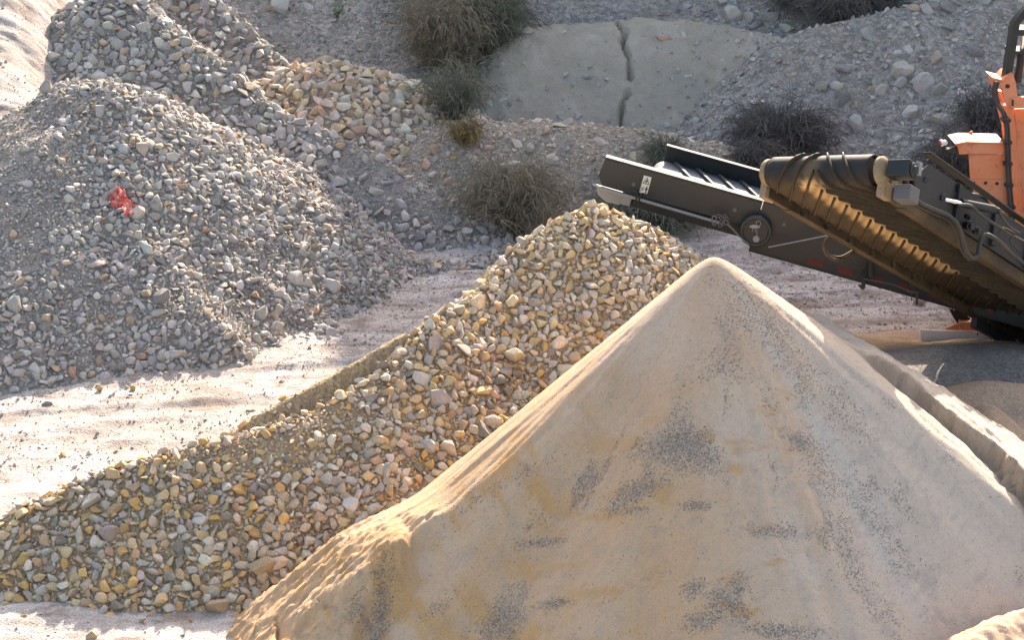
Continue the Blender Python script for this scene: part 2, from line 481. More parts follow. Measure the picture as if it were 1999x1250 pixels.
# ------------------------------------------------------------------ the hillside behind everything
def W(pts): return [at(*p) for p in pts]
hill = Field(-14, 16, 20.2, 25.6, .045)
def hill_z(X, Y):
    t = Y - 21.7 - .95 * smooth(-.9, -.2, X) * smooth(4.6, 3.4, X) - .35 * fbm(X * .25, X * 0 + 2.2, 2, seed=9)
    z = np.maximum(t, -1.0) * (.43 + .05 * vnoise(X * .35, Y * .1, 3))
    bank = seg_heights(X, Y, W([(1545, 85, 23.5), (1610, 58, 23.6), (1700, 28, 23.8), (1800, 10, 23.8), (1999, 0, 23.8), (2300, 0, 23.6), (2700, 0, 23.4)]), .62, .10)
    z = np.maximum(z, bank)
    return z
hill.Z = hill_z(hill.X, hill.Y)
def rough(X, Y, k=1.0):
    r = .10 * fbm(X * .9, Y * .9, 4, .55, 101) + .045 * np.abs(fbm(X * 3.2, Y * 3.2, 4, .6, 111)) + .03 * np.maximum(0, fbm(X * 8, Y * 8, 3, .6, 121))
    return k * r
hill.Z += rough(hill.X, hill.Y)
hillside = hill.build("hillside", M_BANK, keep=hill.Z > -.15)
tag(hillside, "rubble covered quarry bank rising behind the heaps and machines", kind='structure')
# unseen hill added beyond the bank, shaped to keep the back in shade
far = Field(-60, 70, 25.2, 60, .4)
rise = smooth(.3, 2.6, far.X)
far.Z = 1.25 + np.maximum(0, far.Y - 25.4) * .30 + smooth(26.0, 29.5, far.Y) * (2.3 * smooth(-5.5, -3.5, far.X) + rise * 4.1) + .3 * fbm(far.X * .3, far.Y * .3, 4, seed=201)
far.Z = np.where(far.Y < 25.7, np.minimum(far.Z, hill.z(np.clip(far.X, -13.9, 15.9), np.minimum(far.Y, 25.5)) - .05), far.Z)
shade_hill = far.build("shade_hill", M_BANK)
tag(shade_hill, "unseen hill added far behind the rubble bank to shade it", kind='structure')

# ------------------------------------------------------------------ the cracked clay bank
bank = Field(-1.0, 4.6, 21.4, 25.2, .03)
bl = seg_heights(bank.X, bank.Y, W([(1000, 85, 23.9), (1060, 52, 24.1), (1220, 40, 24.2), (1400, 46, 24.2), (1500, 70, 24.0), (1545, 110, 23.7)]), 1.05, .38)
bank.Z = bl * 1.0; bank.Z = bl + .09 * fbm(bank.X * 1.1, bank.Y * 1.1, 4, seed=301) + .03 * fbm(bank.X * 4.2, bank.Z * 0 + bank.Y * 1.1, 4, .6, 305) * smooth(23.9, 23.4, bank.Y) + (.07 * np.abs(fbm(bank.X * 2.6, bank.Y * 1.1, 5, .6, 311)) + .035 * fbm(bank.X * 5, bank.Y * 5, 4, .6, 313)) + .016 * np.abs(fbm(bank.X * 13, bank.Y * 13, 4, .6, 321))
CR = [(1206, 45), (1220, 60), (1216, 80), (1226, 110), (1229, 140), (1230, 152)]
CR2 = [(1224, 180), (1214, 200), (1212, 225), (1211, 250)]
bkx, bky = project(bank.X, bank.Y, bank.Z)
def line_dist(px, py, L):
    d = np.full(px.shape, 1e9)
    for (a, b), (c, e) in zip(L[:-1], L[1:]):
        vx, vy = c - a, e - b
        t = np.clip(((px - a) * vx + (py - b) * vy) / (vx * vx + vy * vy), 0, 1)
        d = np.minimum(d, np.hypot(px - a - t * vx, py - b - t * vy))
    return d
cd = np.minimum(line_dist(bkx, bky, CR) + 2.2 * vnoise(bkx * .08, bky * .08, 5), line_dist(bkx, bky, CR2) + 2.2 * vnoise(bkx * .08, bky * .08, 6))
earth_bank = None
bank_smooth = bank.Z.copy()
crack_mask = smooth(5.0, 1.0, cd + 2.0 * vnoise(bkx * .21, bky * .21, 12)) * (bky < 255)
bank.Z = bank.Z - .20 * crack_mask
earth_bank = bank.build("clay_bank", M_CLAY, keep=bank_smooth > -.12)
tag(earth_bank, "smooth rounded clay bank split by one long vertical crack", "earth bank")

# ------------------------------------------------------------------ heaps
def heap(name, ridges, box, step, mat, label, cat, rgh=1.0, base=None, extra=None):
    f = Field(*box, step)
    z = np.full(f.X.shape, -1e9)
    for pts, tan, c in ridges:
        q = seg_heights(f.X, f.Y, pts, tan, c); k = .16 if len(ridges) > 2 else .02
        hh = np.clip(.5 + .5 * (q - z) / k, 0, 1)
        z = z * (1 - hh) + q * hh + k * hh * (1 - hh)
    if extra is not None: z = extra(f, z)
    f.Z = z + rgh * (.05 * fbm(f.X * 1.5, f.Y * 1.5, 3, seed=401) + .02 * fbm(f.X * 6, f.Y * 6, 3, .6, 411))
    b = gz(f.X, f.Y) if base is None else base(f.X, f.Y)
    o = f.build(name, mat, keep=f.Z > b - .14)
    tag(o, label, cat)
    return f, o

R1 = W([(160, 172, 18.5), (205, 148, 18.4), (330, 228, 18.25), (480, 328, 18.2), (600, 402, 18.2), (690, 468, 18.0), (770, 500, 17.95), (860, 508, 18.0), (930, 505, 18.15), (1010, 490, 18.4)])
RL = W([(175, 165, 18.4), (120, 250, 17.6), (70, 350, 17.0), (20, 440, 16.45), (-200, 480, 16.3)])
RB = W([(205, 150, 18.3), (250, 400, 17.2), (300, 520, 16.5)])
LOW = W([(250, 522, 16.25), (320, 540, 16.15), (375, 585, 15.95), (430, 636, 15.7)])
STR = W([(430, 668, 15.85), (540, 652, 15.95), (640, 640, 16.15)])
R2 = W([(230, -40, 21.6), (330, 52, 21.0), (480, 168, 20.4), (560, 232, 20.1), (640, 266, 19.9), (740, 308, 19.6), (800, 352, 19.4), (900, 408, 19.2), (1010, 470, 19.0)])
R3 = W([(380, -40, 23.8), (480, 58, 23.0), (570, 133, 22.4)])
R3B = W([(600, 128, 22.2), (640, 132, 22.0), (720, 147, 21.8), (800, 192, 21.6), (850, 242, 21.4)])
R4 = W([(790, 305, 20.7), (825, 266, 20.9), (880, 238, 21.0), (1050, 236, 21.0), (1250, 256, 21.0), (1390, 284, 20.8)])
f1, heap1 = heap("rubble_heap", [(R1, (.66, 1.05, .75, .66), .07), (LOW, .72, .05), (STR, .5, .03), (RL, .62, .15), (RB, .66, .1)], (-6.6, .7, 14.0, 20.6), .045, M_GREY,
                 "nearest grey rubble heap on the left with the torn red sheet on it", "heap", 1.7)
f2, heap2 = heap("rubble_heap", [(R2, (.64, 1.05, .75, .66), .06)], (-7.2, 1.2, 17.2, 22.8), .045, M_GREY,
                 "second grey rubble heap, its long crest running down to the dark bush", "heap")
f3, heap3 = heap("rubble_heap", [(R3, (.64, 1.25, .75, .66), .06)], (-4.6, -1.0, 20.4, 24.6), .05, M_GREY,
                 "rearmost grey rubble ridge cut off by the top of the picture", "heap")
f3b, heap3b = heap("rubble_heap", [(R3B, .60, .22)], (-3.6, .2, 19.6, 23.0), .045, M_BERM,
                   "small rubble heap with orange and rusty stones behind the grey crests", "heap")
f4, heap4 = heap("earth_mound", [(R4, .58, .16)], (-2.0, 3.8, 19.2, 22.4), .04, M_BERM,
                 "low pinkish earth mound with a dry tuft, below the cracked clay bank", "mound", 1.1)
RF = W([(1330, 512, 14.3), (1225, 428, 14.45), (1152, 396, 14.5), (1080, 434, 14.3), (1000, 494, 14.0), (930, 572, 13.6), (850, 622, 13.2), (790, 682, 12.9), (720, 742, 12.6), (640, 792, 12.4), (520, 834, 12.2), (300, 894, 12.0), (120, 954, 11.85), (0, 1012, 11.65), (-160, 1080, 11.5)])
RSOIL = W([(490, 822, 12.4), (590, 764, 12.55), (700, 704, 12.8), (795, 652, 13.05)])
ff, heapf = heap("stone_heap", [(RF, (.64, 1.25, -.86, .5), .035)], (-4.2, 2.0, 9.9, 16.6), .035, M_TAN,
                 "tan and grey coarse stone heap sloping down behind the sand cone", "heap", .7)
fs, heaps_ = heap("soil_ridge", [(RSOIL, (1.7, .9, -.86, .5), .05)], (-3.0, .2, 11.8, 14.6), .03, M_TAN,
                  "low ochre soil ridge along the far side of the coarse stone heap", "mound", .8)

# ------------------------------------------------------------------ the sand cone
APX = at(1393, 505, 11.0)
sand = Field(-2.9, 5.2, 7.2, 14.6, .018)
dX, dY = sand.X - APX[0], sand.Y - APX[1]
def sand_base(dX, dY):
    L_ = []; K = 30.0
    for ang, sl in ((153, 1.02), (180, .885), (231, .92), (270, .80), (292, .81), (0, .73), (27, .78), (90, .86)):
        a = math.radians(ang)
        L_.append(sl * (dX * math.cos(a) + dY * math.sin(a)))
    top = np.maximum.reduce(L_)
    m = top + np.log(sum(np.exp(K * (q - top)) for q in L_)) / K
    return m
m0 = float(sand_base(np.zeros(1), np.zeros(1))[0])
flow_a = np.arctan2(dY, dX); rad = np.hypot(dX, dY)
sz = APX[2] - (sand_base(dX, dY) - m0)
sz = sz + smooth(.15, 1.6, rad) * (-.10 * np.exp(-((flow_a + 2.36) / .16) ** 2) + .07 * np.exp(-((flow_a + 1.98) / .14) ** 2) + .06 * fbm(flow_a * 3.2, rad * .35, 3, .5, 501) + .022 * fbm(flow_a * 11, rad * .7, 3, .55, 511))
sz = sz + .012 * fbm(flow_a * 26 + 3, rad * 2.2, 3, .6, 521) * smooth(.1, .8, rad) + .004 * fbm(sand.X * 14, sand.Y * 14, 3, .6, 531)
sand.Z = sz
spx, spy = project(sand.X, sand.Y, sand.Z)
# the slumped, crusted strip along the left foot: it stands a hand higher than the face it broke away from
EDGE = [(1010, 815), (905, 905), (850, 990), (795, 1045), (758, 1120), (722, 1175), (690, 1262), (650, 1340)]
ed = line_dist(spx, spy, EDGE)
ex = np.interp(spy, [p[1] for p in EDGE], [p[0] for p in EDGE])
left = (spx < ex) & (spy > 815)
jag = 26 * fbm(spx * .012, spy * .012, 4, .6, 541)
sd = np.where(left, ed, -ed) + jag * smooth(850, 1050, spy)
amt = smooth(940, 1130, spy) * (dY < .6)
crust = smooth(-26, 14, sd) * amt
ridgey = .6 * fbm(flow_a * 16, rad * 1.6, 4, .6, 551) + .55 * fbm(flow_a * 42, rad * 3.2, 4, .6, 553)
sand.Z = sand.Z + crust * (.17 + .06 * ridgey + .03 * np.abs(fbm(sand.X * 9, sand.Y * 9, 4, .62, 561)) + .04 * np.abs(fbm(sand.X * 24, sand.Y * 24, 3, .65, 563))) - .05 * smooth(60, 0, np.abs(sd + 34)) * amt
# second ledge in the crust, down by the corner
E2 = [(560, 1262), (640, 1215), (715, 1170)]
e2 = np.interp(spx, [p[0] for p in E2], [p[1] for p in E2])
sand.Z = sand.Z - .07 * smooth(0, 22, spy - e2 + .4 * jag) * smooth(0, 10, sd) * amt * (spx > 540)
# the older, crusted slope behind the cone on the right: a scarp runs down along the fresh cone
phl = np.interp(rad, [.0, .8, 1.0, 1.3, 1.6, 1.8, 2.0, 2.4, 3.0, 3.6], np.radians([12, 4, -6, -13, -18, -22, -27, -35, -43, -48])) + .05 * fbm(rad * 3.0, flow_a * 5, 3, .6, 571) + .05 * fbm(sand.X * 7, sand.Y * 7 + sand.Z * 5, 5, .65, 573)
off = (flow_a - phl) * rad
older = smooth(-.035, .05, off) * smooth(1.75, 1.2, flow_a) * smooth(.85, 1.1, rad)
scarp_r = smooth(-.06, -.01, off) * smooth(.075, .03, off) * smooth(.75, 1.0, rad) * (flow_a < 1.2)
sand.Z = sand.Z + older * (np.interp(rad, [.8, 1.0, 1.5, 2.4, 3.4], [.03, .08, .13, .18, .22]) + .02 * fbm(sand.X * 5, sand.Y * 5, 4, .6, 581) + .03 * np.abs(fbm(sand.X * 12, sand.Y * 12, 4, .6, 583))) - .03 * smooth(.12, 0, np.abs(off + .03)) * smooth(.8, 1.1, rad) * (np.abs(flow_a) < 1.2)
# colours that belong to the sand: grit patches, ochre streaks, pale dust
def blobs(L, wob=.35, seed=0):
    m = np.zeros(spx.shape)
    w = fbm(sand.X * 7, sand.Y * 7, 4, .6, seed)
    for cx, cy, rx, ry, rot in L:
        a = math.radians(rot); x = spx - cx; y = spy - cy
        u = (x * math.cos(a) + y * math.sin(a)) / rx; v = (-x * math.sin(a) + y * math.cos(a)) / ry
        m = np.maximum(m, smooth(1.75, .0, np.sqrt(u * u + v * v) + wob * 2.6 * w) * .85)
    return m
def tri(pts, seed):
    w = 16 * fbm(sand.X * 8, sand.Y * 8, 4, .6, seed)
    d = np.full(spx.shape, 1e9); n = len(pts)
    for k in range(n):
        (a, b), (c, e) = pts[k], pts[(k + 1) % n]
        l = math.hypot(c - a, e - b)
        d = np.minimum(d, ((spx - a) * (e - b) - (spy - b) * (c - a)) / -l)
    return smooth(-34, 46, d + 1.3 * w) * .92
grit = np.maximum(tri([(1338, 806), (1412, 888), (1402, 920), (1330, 912), (1232, 888)], 601),
                  blobs([(1250, 958, 52, 18, -24), (1232, 995, 48, 9, 0), (1358, 988, 26, 7, 0), (1502, 1036, 66, 15, 4), (1425, 1185, 42, 30, 20), (1385, 1212, 40, 14, -10), (1350, 1150, 22, 14, -30),
                         (1520, 1232, 80, 12, 6), (1440, 1150, 16, 26, 0), (985, 1215, 30, 60, 30), (1560, 862, 30, 20, 20), (745, 1200, 18, 60, 8), (1060, 1060, 40, 7, -6), (1085, 1180, 44, 9, -4)], .3, 611))
grit = np.maximum(grit, .38 * blobs([(1450, 590, 55, 62, 40), (1520, 690, 20, 80, -30), (1408, 715, 40, 24, -20), (1432, 735, 26, 18, 20), (1500, 640, 60, 20, 35), (1640, 800, 26, 90, -35), (1600, 900, 24, 90, -20), (1700, 1000, 26, 90, -30), (1660, 1090, 24, 110, -20), (905, 985, 24, 60, 38), (1010, 935, 60, 12, -30)], .5, 621))
grit = np.maximum(grit, .75 * smooth(.30, .75, fbm(flow_a * 9, rad * 2.6, 4, .6, 631)) * smooth(.5, 1.2, rad))
band = fbm(flow_a * 3.0, rad * 8, 4, .55, 641) + .5 * fbm(flow_a * 7, rad * 26, 3, .6, 645)
zone = np.clip(blobs([(1000, 1010, 170, 360, 28), (900, 1180, 210, 120, 0), (1300, 1080, 230, 170, 0), (1240, 1210, 380, 90, 0), (1150, 850, 90, 60, -30), (1260, 760, 120, 60, 0)], .2, 651) * 1.35, 0, 1)
wide = smooth(1720, 1450, spx) * smooth(600, 800, spy)
ochre = np.clip(zone * (.36 + .64 * smooth(.05, .45, band)) + wide * .85 * smooth(.30, .62, band) + .10 * wide, 0, 1) * smooth(.4, 1.3, rad)
ochre = np.maximum(ochre, wide * .85 * smooth(.22, .42, fbm(flow_a * 2.2, rad * 15, 4, .6, 647)) * smooth(-.1, .25, fbm(flow_a * 4, rad * 1.5, 3, .5, 649)))
smudge = .42 * smooth(.10, .5, fbm(flow_a * 30, rad * 12, 5, .62, 653)) * (.4 + .6 * smooth(-.1, .3, fbm(flow_a * 4, rad * 2.5, 3, .5, 655))) + .35 * smooth(.2, .5, fbm(flow_a * 14, rad * 26, 4, .6, 657)) * smooth(.5, 1.2, rad)
scarp = smooth(-44, -20, sd) * smooth(16, -8, sd) * amt
ochre = np.maximum(ochre, scarp * .85)
ochre = np.maximum(ochre, crust * (.42 + .3 * smooth(-.1, .4, fbm(sand.X * 4, sand.Y * 4, 4, .6, 661))))
ochre = np.clip(ochre - .55 * smooth(1560, 1800, spx), 0, 1)
ochre = np.maximum(ochre, scarp_r * (.9 + .2 * fbm(rad * 6, off * 8, 3, seed=591)))
pale = np.clip(smooth(1380, 1760, spx + 80 * fbm(sand.X * 2, sand.Y * 2, 3, seed=671)) * .8 + .5 * smooth(.05, .4, fbm(flow_a * 5, rad * .8, 4, seed=681)), 0, 1)
sand_pile = sand.build("sand_pile", M_SAND, keep=sand.Z > -.1, attrs={'grit': grit, 'ochre': ochre, 'pale': pale, 'smudge': np.clip(np.maximum(smudge * (1 - crust), .55 * scarp_r), 0, .8)})
tag(sand_pile, "tall pointed cone of pale crushed sand filling the foreground", "sand pile")

# ------------------------------------------------------------------ smaller mounds round the machine
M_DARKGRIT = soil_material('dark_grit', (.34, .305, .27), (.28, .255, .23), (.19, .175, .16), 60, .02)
M_PINK = soil_material('pinkish_sand', (.45, .34, .245), (.42, .30, .20), (.36, .27, .20), 120, .006, 260)
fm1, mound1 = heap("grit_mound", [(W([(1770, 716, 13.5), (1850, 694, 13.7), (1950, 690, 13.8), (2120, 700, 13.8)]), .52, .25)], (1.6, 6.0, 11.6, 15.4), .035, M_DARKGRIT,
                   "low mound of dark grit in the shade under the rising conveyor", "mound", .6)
fm2, mound2 = heap("sand_mound", [(W([(1860, 775, 12.5), (1930, 748, 12.7), (2090, 758, 12.6)]), .75, .16), (W([(1925, 790, 12.15), (1930, 835, 11.9)]), .9, .05)], (1.8, 5.4, 10.8, 14.0), .03, M_PINK,
                   "rounded pinkish orange sand mound at the right edge below the dark grit", "mound", .6)
fm3, mound3 = heap("gravel_spill", [(W([(1690, 668, 15.0), (1760, 678, 14.6), (1850, 680, 14.5), (1960, 682, 14.5)]), .4, .1), (W([(1700, 668, 15.3), (1780, 652, 15.5), (1860, 655, 15.5)]), .5, .08)], (1.6, 5.0, 13.2, 16.8), .03, M_PINK,
                   "sunlit low spill of ochre soil and gravel under the white board", "mound", .7)
fm4, mound4 = heap("sand_clod", [(W([(1912, 1246, 8.8), (1945, 1214, 8.95), (1999, 1196, 9.1), (2140, 1170, 9.2)]), .95, .05)], (1.9, 4.2, 7.8, 10.2), .018, M_SAND,
                   "rough sunlit lump of crusted sand in the near right corner", "sand lump", 1.0,
                   base=lambda x, y: sand.z(x, y) - .1, extra=lambda f, z: z + .05 * np.abs(fbm(f.X * 7, f.Y * 7, 4, .6, 571)))
# ------------------------------------------------------------------ stones on the heaps
def above(f, base=None, soft=.05):
    return lambda X, Y, Z: (Z > (gz(X, Y) if base is None else base(X, Y)) - .02) * 1.0
def fz(f): return (lambda x, y: f.z(x, y)), (lambda x, y: f.grad(x, y, .06))
def crest(R, w=.13):
    def d(X, Y, Z):
        m = np.full(X.shape, 1e9)
        for a, b in zip(R[:-1], R[1:]):
            t = np.clip(((X - a[0]) * (b[0] - a[0]) + (Y - a[1]) * (b[1] - a[1])) / ((b[0] - a[0]) ** 2 + (b[1] - a[1]) ** 2), 0, 1)
            m = np.minimum(m, np.hypot(X - a[0] - t * (b[0] - a[0]), Y - a[1] - t * (b[1] - a[1])))
        return (m < w) * (Z > gz(X, Y) + .05) * 1.0
    return d
# front heap: its brown soil apron stays nearly bare of stones
def soil_bare(X, Y, Z):
    px, py = project(X, Y, Z)
    m = smooth(1.0, .55, np.hypot((px - 520) / 190, (py - 880) / 66 + (px - 520) / 480) + .25 * fbm(X * 4, Y * 4, 3, seed=751)) + smooth(1.0, .5, np.hypot((px - 640) / 120, (py - 818) / 36))
    return np.clip(m, 0, 1)
def dens_f(lo):
    def d(X, Y, Z):
        a = (Z > gz(X, Y) - .03) * 1.0
        hid = Z < sand.z(X, Y) - .05
        return a * (1 - soil_bare(X, Y, Z) * lo) * (~hid)
    return d
def pal_f(x, y, z, rng):
    px, py = project(x, y, z)
    return PALE if rng.random() < float(smooth(760, 480, py)) * .75 else TANS
S = Stones(.10)
zf, gf = fz(ff)
fbox = (-3.9, 1.6, 10.2, 15.2)
big = S.scatter(zf, gf, fbox, .040, .085, 420, dens_f(.97), pal_f, 1.0, 'hi', .28, 21, 2.4, limit=190)
crs = S.scatter(zf, gf, fbox, .026, .055, 14000, lambda X, Y, Z: crest(RF, .10)(X, Y, Z) * dens_f(.8)(X, Y, Z), pal_f, .78, 'mid', .05, 25, 1.4)
mid = S.scatter(zf, gf, fbox, .014, .050, 130000, dens_f(.95), pal_f, .60, 'mid', .30, 22, 2.5)
sml = S.scatter(zf, gf, fbox, .009, .020, 120000, dens_f(.55), pal_f, .62, 'lo', .25, 23, 1.5)
for it in big:
    t = it[3]; kind = 'pale' if t.mean() > .40 else 'ochre' if t[2] / t[0] < .52 else 'grey' if t[0] - t[2] < .07 else 'tan'
    single_stone(it, "stone", {'pale': "pale cream stone among the largest on the coarse heap behind the sand cone", 'ochre': "ochre yellow stone among the largest on the coarse heap behind the sand cone",
                               'grey': "plain grey stone among the largest on the coarse heap behind the sand cone", 'tan': "tan stone among the largest on the coarse heap behind the sand cone"}[kind],
                 "stone", "large %s stones on the coarse heap" % kind)
g = merge_stones("gravel", crs + mid + sml, heapf); g['kind'] = 'stuff'
zs, gs = fz(fs)
g = merge_stones("gravel", S.scatter(zs, gs, (-2.8, 0, 12, 14.2), .012, .05, 6000, lambda X, Y, Z: (Z > gz(X, Y)) * (Z > ff.z(X, Y)) * .35, lambda *a: TANS, .8, 'lo', .3, 24, 2.5), heaps_); g['kind'] = 'stuff'

# left rubble heaps
def dusty(X, Y, Z):
    """stones thin out into the dust of the ramp at the far left"""
    px, py = project(X, Y, Z)
    w = 90 * fbm(X * 1.3, Y * 1.3, 4, .6, 711)
    return np.clip(np.maximum(.05 + .95 * smooth(70, 200, px + w), .75 * smooth(500, 640, py + w)), 0, 1)
L = Stones(.12)
z1, g1 = fz(f1)
b1 = L.scatter(z1, g1, (-6.4, .6, 14.2, 20.4), .050, .10, 330, lambda X, Y, Z: (Z > gz(X, Y)) * dusty(X, Y, Z), lambda *a: GREY, 1.0, 'hi', .3, 31, 2.2, limit=70)
m1 = L.scatter(z1, g1, (-6.4, .6, 14.2, 20.4), .018, .056, 110000, lambda X, Y, Z: (Z > gz(X, Y) - .03) * dusty(X, Y, Z) * (.25 + .75 * smooth(-.25, .15, fbm(X * 1.7, Y * 1.7, 4, seed=741))), lambda *a: GREY, .60, 'mid', .3, 32, 2.5)
s1 = L.scatter(z1, g1, (-6.4, .6, 14.2, 20.4), .011, .024, 150000, lambda X, Y, Z: (Z > gz(X, Y) - .03) * (.25 + .75 * dusty(X, Y, Z)), lambda *a: GREY, .64, 'lo', .25, 33, 1.5)
m1 += L.scatter(z1, g1, (-4.2, -.4, 16.8, 18.7), .026, .055, 9000, crest(R1), lambda *a: GREY, .75, 'mid', .05, 34, 1.4)
for it in b1:
    px, py = project(*it[2])
    k = 'pale' if it[3].mean() > .44 else 'warm beige' if it[3][2] / it[3][0] < .72 else 'mid grey'
    single_stone(it, "stone", "%s stone among the largest on the nearest grey rubble heap" % k, "stone", "large %s stones on the nearest rubble heap" % k)
g = merge_stones("gravel", m1 + s1, heap1); g['kind'] = 'stuff'
L2 = Stones(.12)
z2, g2 = fz(f2)
vis2 = lambda X, Y, Z: (Z > gz(X, Y) - .03) * (Z > f1.z(X, Y) - .05)
fine2 = lambda X, Y, Z: smooth(560, 690, project(X, Y, Z)[0]) * smooth(470, 400, project(X, Y, Z)[1])
it2 = L2.scatter(z2, g2, (-7, 1.1, 17.4, 22.7), .024, .085, 40000, lambda X, Y, Z: vis2(X, Y, Z) * dusty(X, Y, Z) * (1 - .93 * fine2(X, Y, Z)), lambda *a: GREY, .62, 'mid', .3, 41, 2.6)
it2 += L2.scatter(z2, g2, (-7, 1.1, 17.4, 22.7), .011, .024, 70000, lambda X, Y, Z: vis2(X, Y, Z) * (.15 + .85 * dusty(X, Y, Z)) * (1 - .72 * fine2(X, Y, Z)), lambda *a: GREY, .66, 'lo', .25, 42, 1.6)
it2 += L2.scatter(z2, g2, (-5.4, .5, 18.6, 22), .026, .065, 16000, crest(R2), lambda *a: ORANGE, .75, 'mid', .05, 43, 1.6)
g = merge_stones("gravel", it2, heap2); g['kind'] = 'stuff'
L3 = Stones(.12)
z3, g3 = fz(f3)
it3 = L3.scatter(z3, g3, (-4.6, -1.2, 20.6, 24.4), .035, .09, 12000, lambda X, Y, Z: (Z > f2.z(X, Y)) * (Z > f3b.z(X, Y)) * (Z > hill.z(X, Y) - .05) * 1., lambda *a: GREY, .64, 'mid', .3, 51, 2.2)
it3 += L3.scatter(z3, g3, (-4.6, -1.2, 20.6, 24.4), .025, .05, 9000, lambda X, Y, Z: (Z > f2.z(X, Y)) * (Z > f3b.z(X, Y)) * (Z > hill.z(X, Y) - .05) * 1., lambda *a: GREY, .8, 'lo', .25, 52, 1.6)
g = merge_stones("gravel", it3, heap3); g['kind'] = 'stuff'
z3b, g3b = fz(f3b)
it3b = L3.scatter(z3b, g3b, (-3.4, .1, 19.8, 22.8), .035, .09, 12000, lambda X, Y, Z: (Z > hill.z(X, Y) - .05) * (Z > f2.z(X, Y) - .05) * 1., lambda *a: ORANGE, .64, 'mid', .3, 53, 2.0)
it3b += L3.scatter(z3b, g3b, (-3.4, .1, 19.8, 22.8), .025, .05, 9000, lambda X, Y, Z: (Z > hill.z(X, Y) - .05) * (Z > f2.z(X, Y) - .05) * .9, lambda *a: ORANGE, .8, 'lo', .25, 54, 1.5)
g = merge_stones("gravel", it3b, heap3b); g['kind'] = 'stuff'
L4 = Stones(.12)
z4, g4 = fz(f4)
it4 = L4.scatter(z4, g4, (-1.8, 3.7, 19.3, 22.2), .03, .09, 9000, lambda X, Y, Z: (Z > hill.z(X, Y) - .05) * (Z > bank.z(X, Y)) * .10, lambda *a: ORANGE, .85, 'mid', .35, 61, 4.0)
it4 += L4.scatter(z4, g4, (-1.8, 3.7, 19.3, 22.2), .016, .035, 16000, lambda X, Y, Z: (Z > hill.z(X, Y) - .05) * .28, lambda *a: ORANGE, .85, 'lo', .3, 62, 1.6)
g = merge_stones("gravel", it4, heap4); g['kind'] = 'stuff'
# hillside rubble
zh, gh = fz(hill)
def dens_h(k):
    def d(X, Y, Z):
        px, py = project(X, Y, Z)
        hid = (Z < bank.z(X, Y) - .02) & (X > -.9) & (X < 4.5)
        r = smooth(1480, 1640, px)
        w = .45 + .55 * smooth(-.2, .35, fbm(X * .8, Y * .8, 3, seed=701))
        low = smooth(120, 330, py) * r
        return (~hid) * (Z > -.05) * k * w * (.55 + .45 * low + .0 * r)
    return d
H = Stones(.15)
hs = H.scatter(zh, gh, (-6, 6.5, 20.4, 25.5), .05, .17, 5000, dens_h(.35), lambda *a: GREY, .9, 'mid', .45, 71, 4.5)
hs += H.scatter(zh, gh, (-6, 6.5, 20.4, 25.5), .02, .05, 40000, dens_h(.75), lambda *a: GREY, .82, 'lo', .35, 72, 2.2)
g = merge_stones("gravel", hs); tag(g, "loose grey rubble strewn over the quarry bank", "rubble", kind='stuff')
zb, gb = fz(bank)
bs = Stones(.15).scatter(zb, gb, (-.9, 4.5, 21.8, 25.0), .015, .07, 9000, lambda X, Y, Z: (Z > hill.z(X, Y) - .02) * (.02 + .55 * smooth(1400, 1520, project(X, Y, Z)[0]) + .4 * smooth(1040, 985, project(X, Y, Z)[0]) + .12 * smooth(.2, .5, fbm(X * .9, Y * 1.2, 4, seed=731)) + .6 * smooth(215, 260, project(X, Y, Z)[1]) + .35 * smooth(40, 15, project(X, Y, Z)[1])), lambda *a: GREY, .9, 'lo', .45, 73, 3.0)
g = merge_stones("gravel", bs, earth_bank); g['kind'] = 'stuff'
# pebbles and clods on the open ground
P = Stones(.1)
pz, pg = (lambda x, y: ground_z(x, y)), (lambda x, y: (np.zeros_like(x), np.zeros_like(x)))
openg = lambda X, Y, Z: (Z > f1.z(X, Y)) * (Z > f2.z(X, Y)) * (Z > ff.z(X, Y)) * (Z > fs.z(X, Y)) * (Z > sand.z(X, Y)) * np.maximum(.25 + .75 * smooth(.0, .4, fbm(X * .9, Y * 1.8, 3, seed=61)), 3 * smooth(-5.2, -4.2, X) * (Y > 16.5))
pb = P.scatter(pz, pg, (-6, 5, 10, 21), .006, .026, 22000, openg, lambda *a: GREY, 1.1, 'lo', .2, 81, 5.0)
pb += Stones(.04).scatter(pz, pg, (-5.5, 4.6, 10.4, 20), .0035, .013, 60000, lambda X, Y, Z: openg(X, Y, Z) * .8, lambda *a: GREY + [((.42, .30, .22), 2)], .9, 'lo', .2, 82, 2.4)
g = merge_stones("pebbles", pb); tag(g, "small loose pebbles strewn over the dusty ground", "gravel", kind='stuff')
# ------------------------------------------------------------------ where a line of sight meets the ground or a heap
ALLF = [hill, bank, f1, f2, f3, f3b, f4, ff, fs, sand, fm1, fm2, fm3, fm4]
def top_z(x, y):
    z = gz(x, y)
    for f in ALLF:
        inside = (x > f.x[0]) & (x < f.x[-1]) & (y > f.y[0]) & (y < f.y[-1])
        z = np.maximum(z, np.where(inside, f.z(x, y), -99))
    return z
def surf(px, py):
    d = ray(px, py); t = np.arange(7.0, 32.0, .012)
    P = np.array([0, 0, CH])[None] + d[None] * (t / d[1])[:, None]
    hit = np.nonzero(P[:, 2] <= top_z(P[:, 0], P[:, 1]))[0]
    return P[hit[0]] if len(hit) else P[-1]

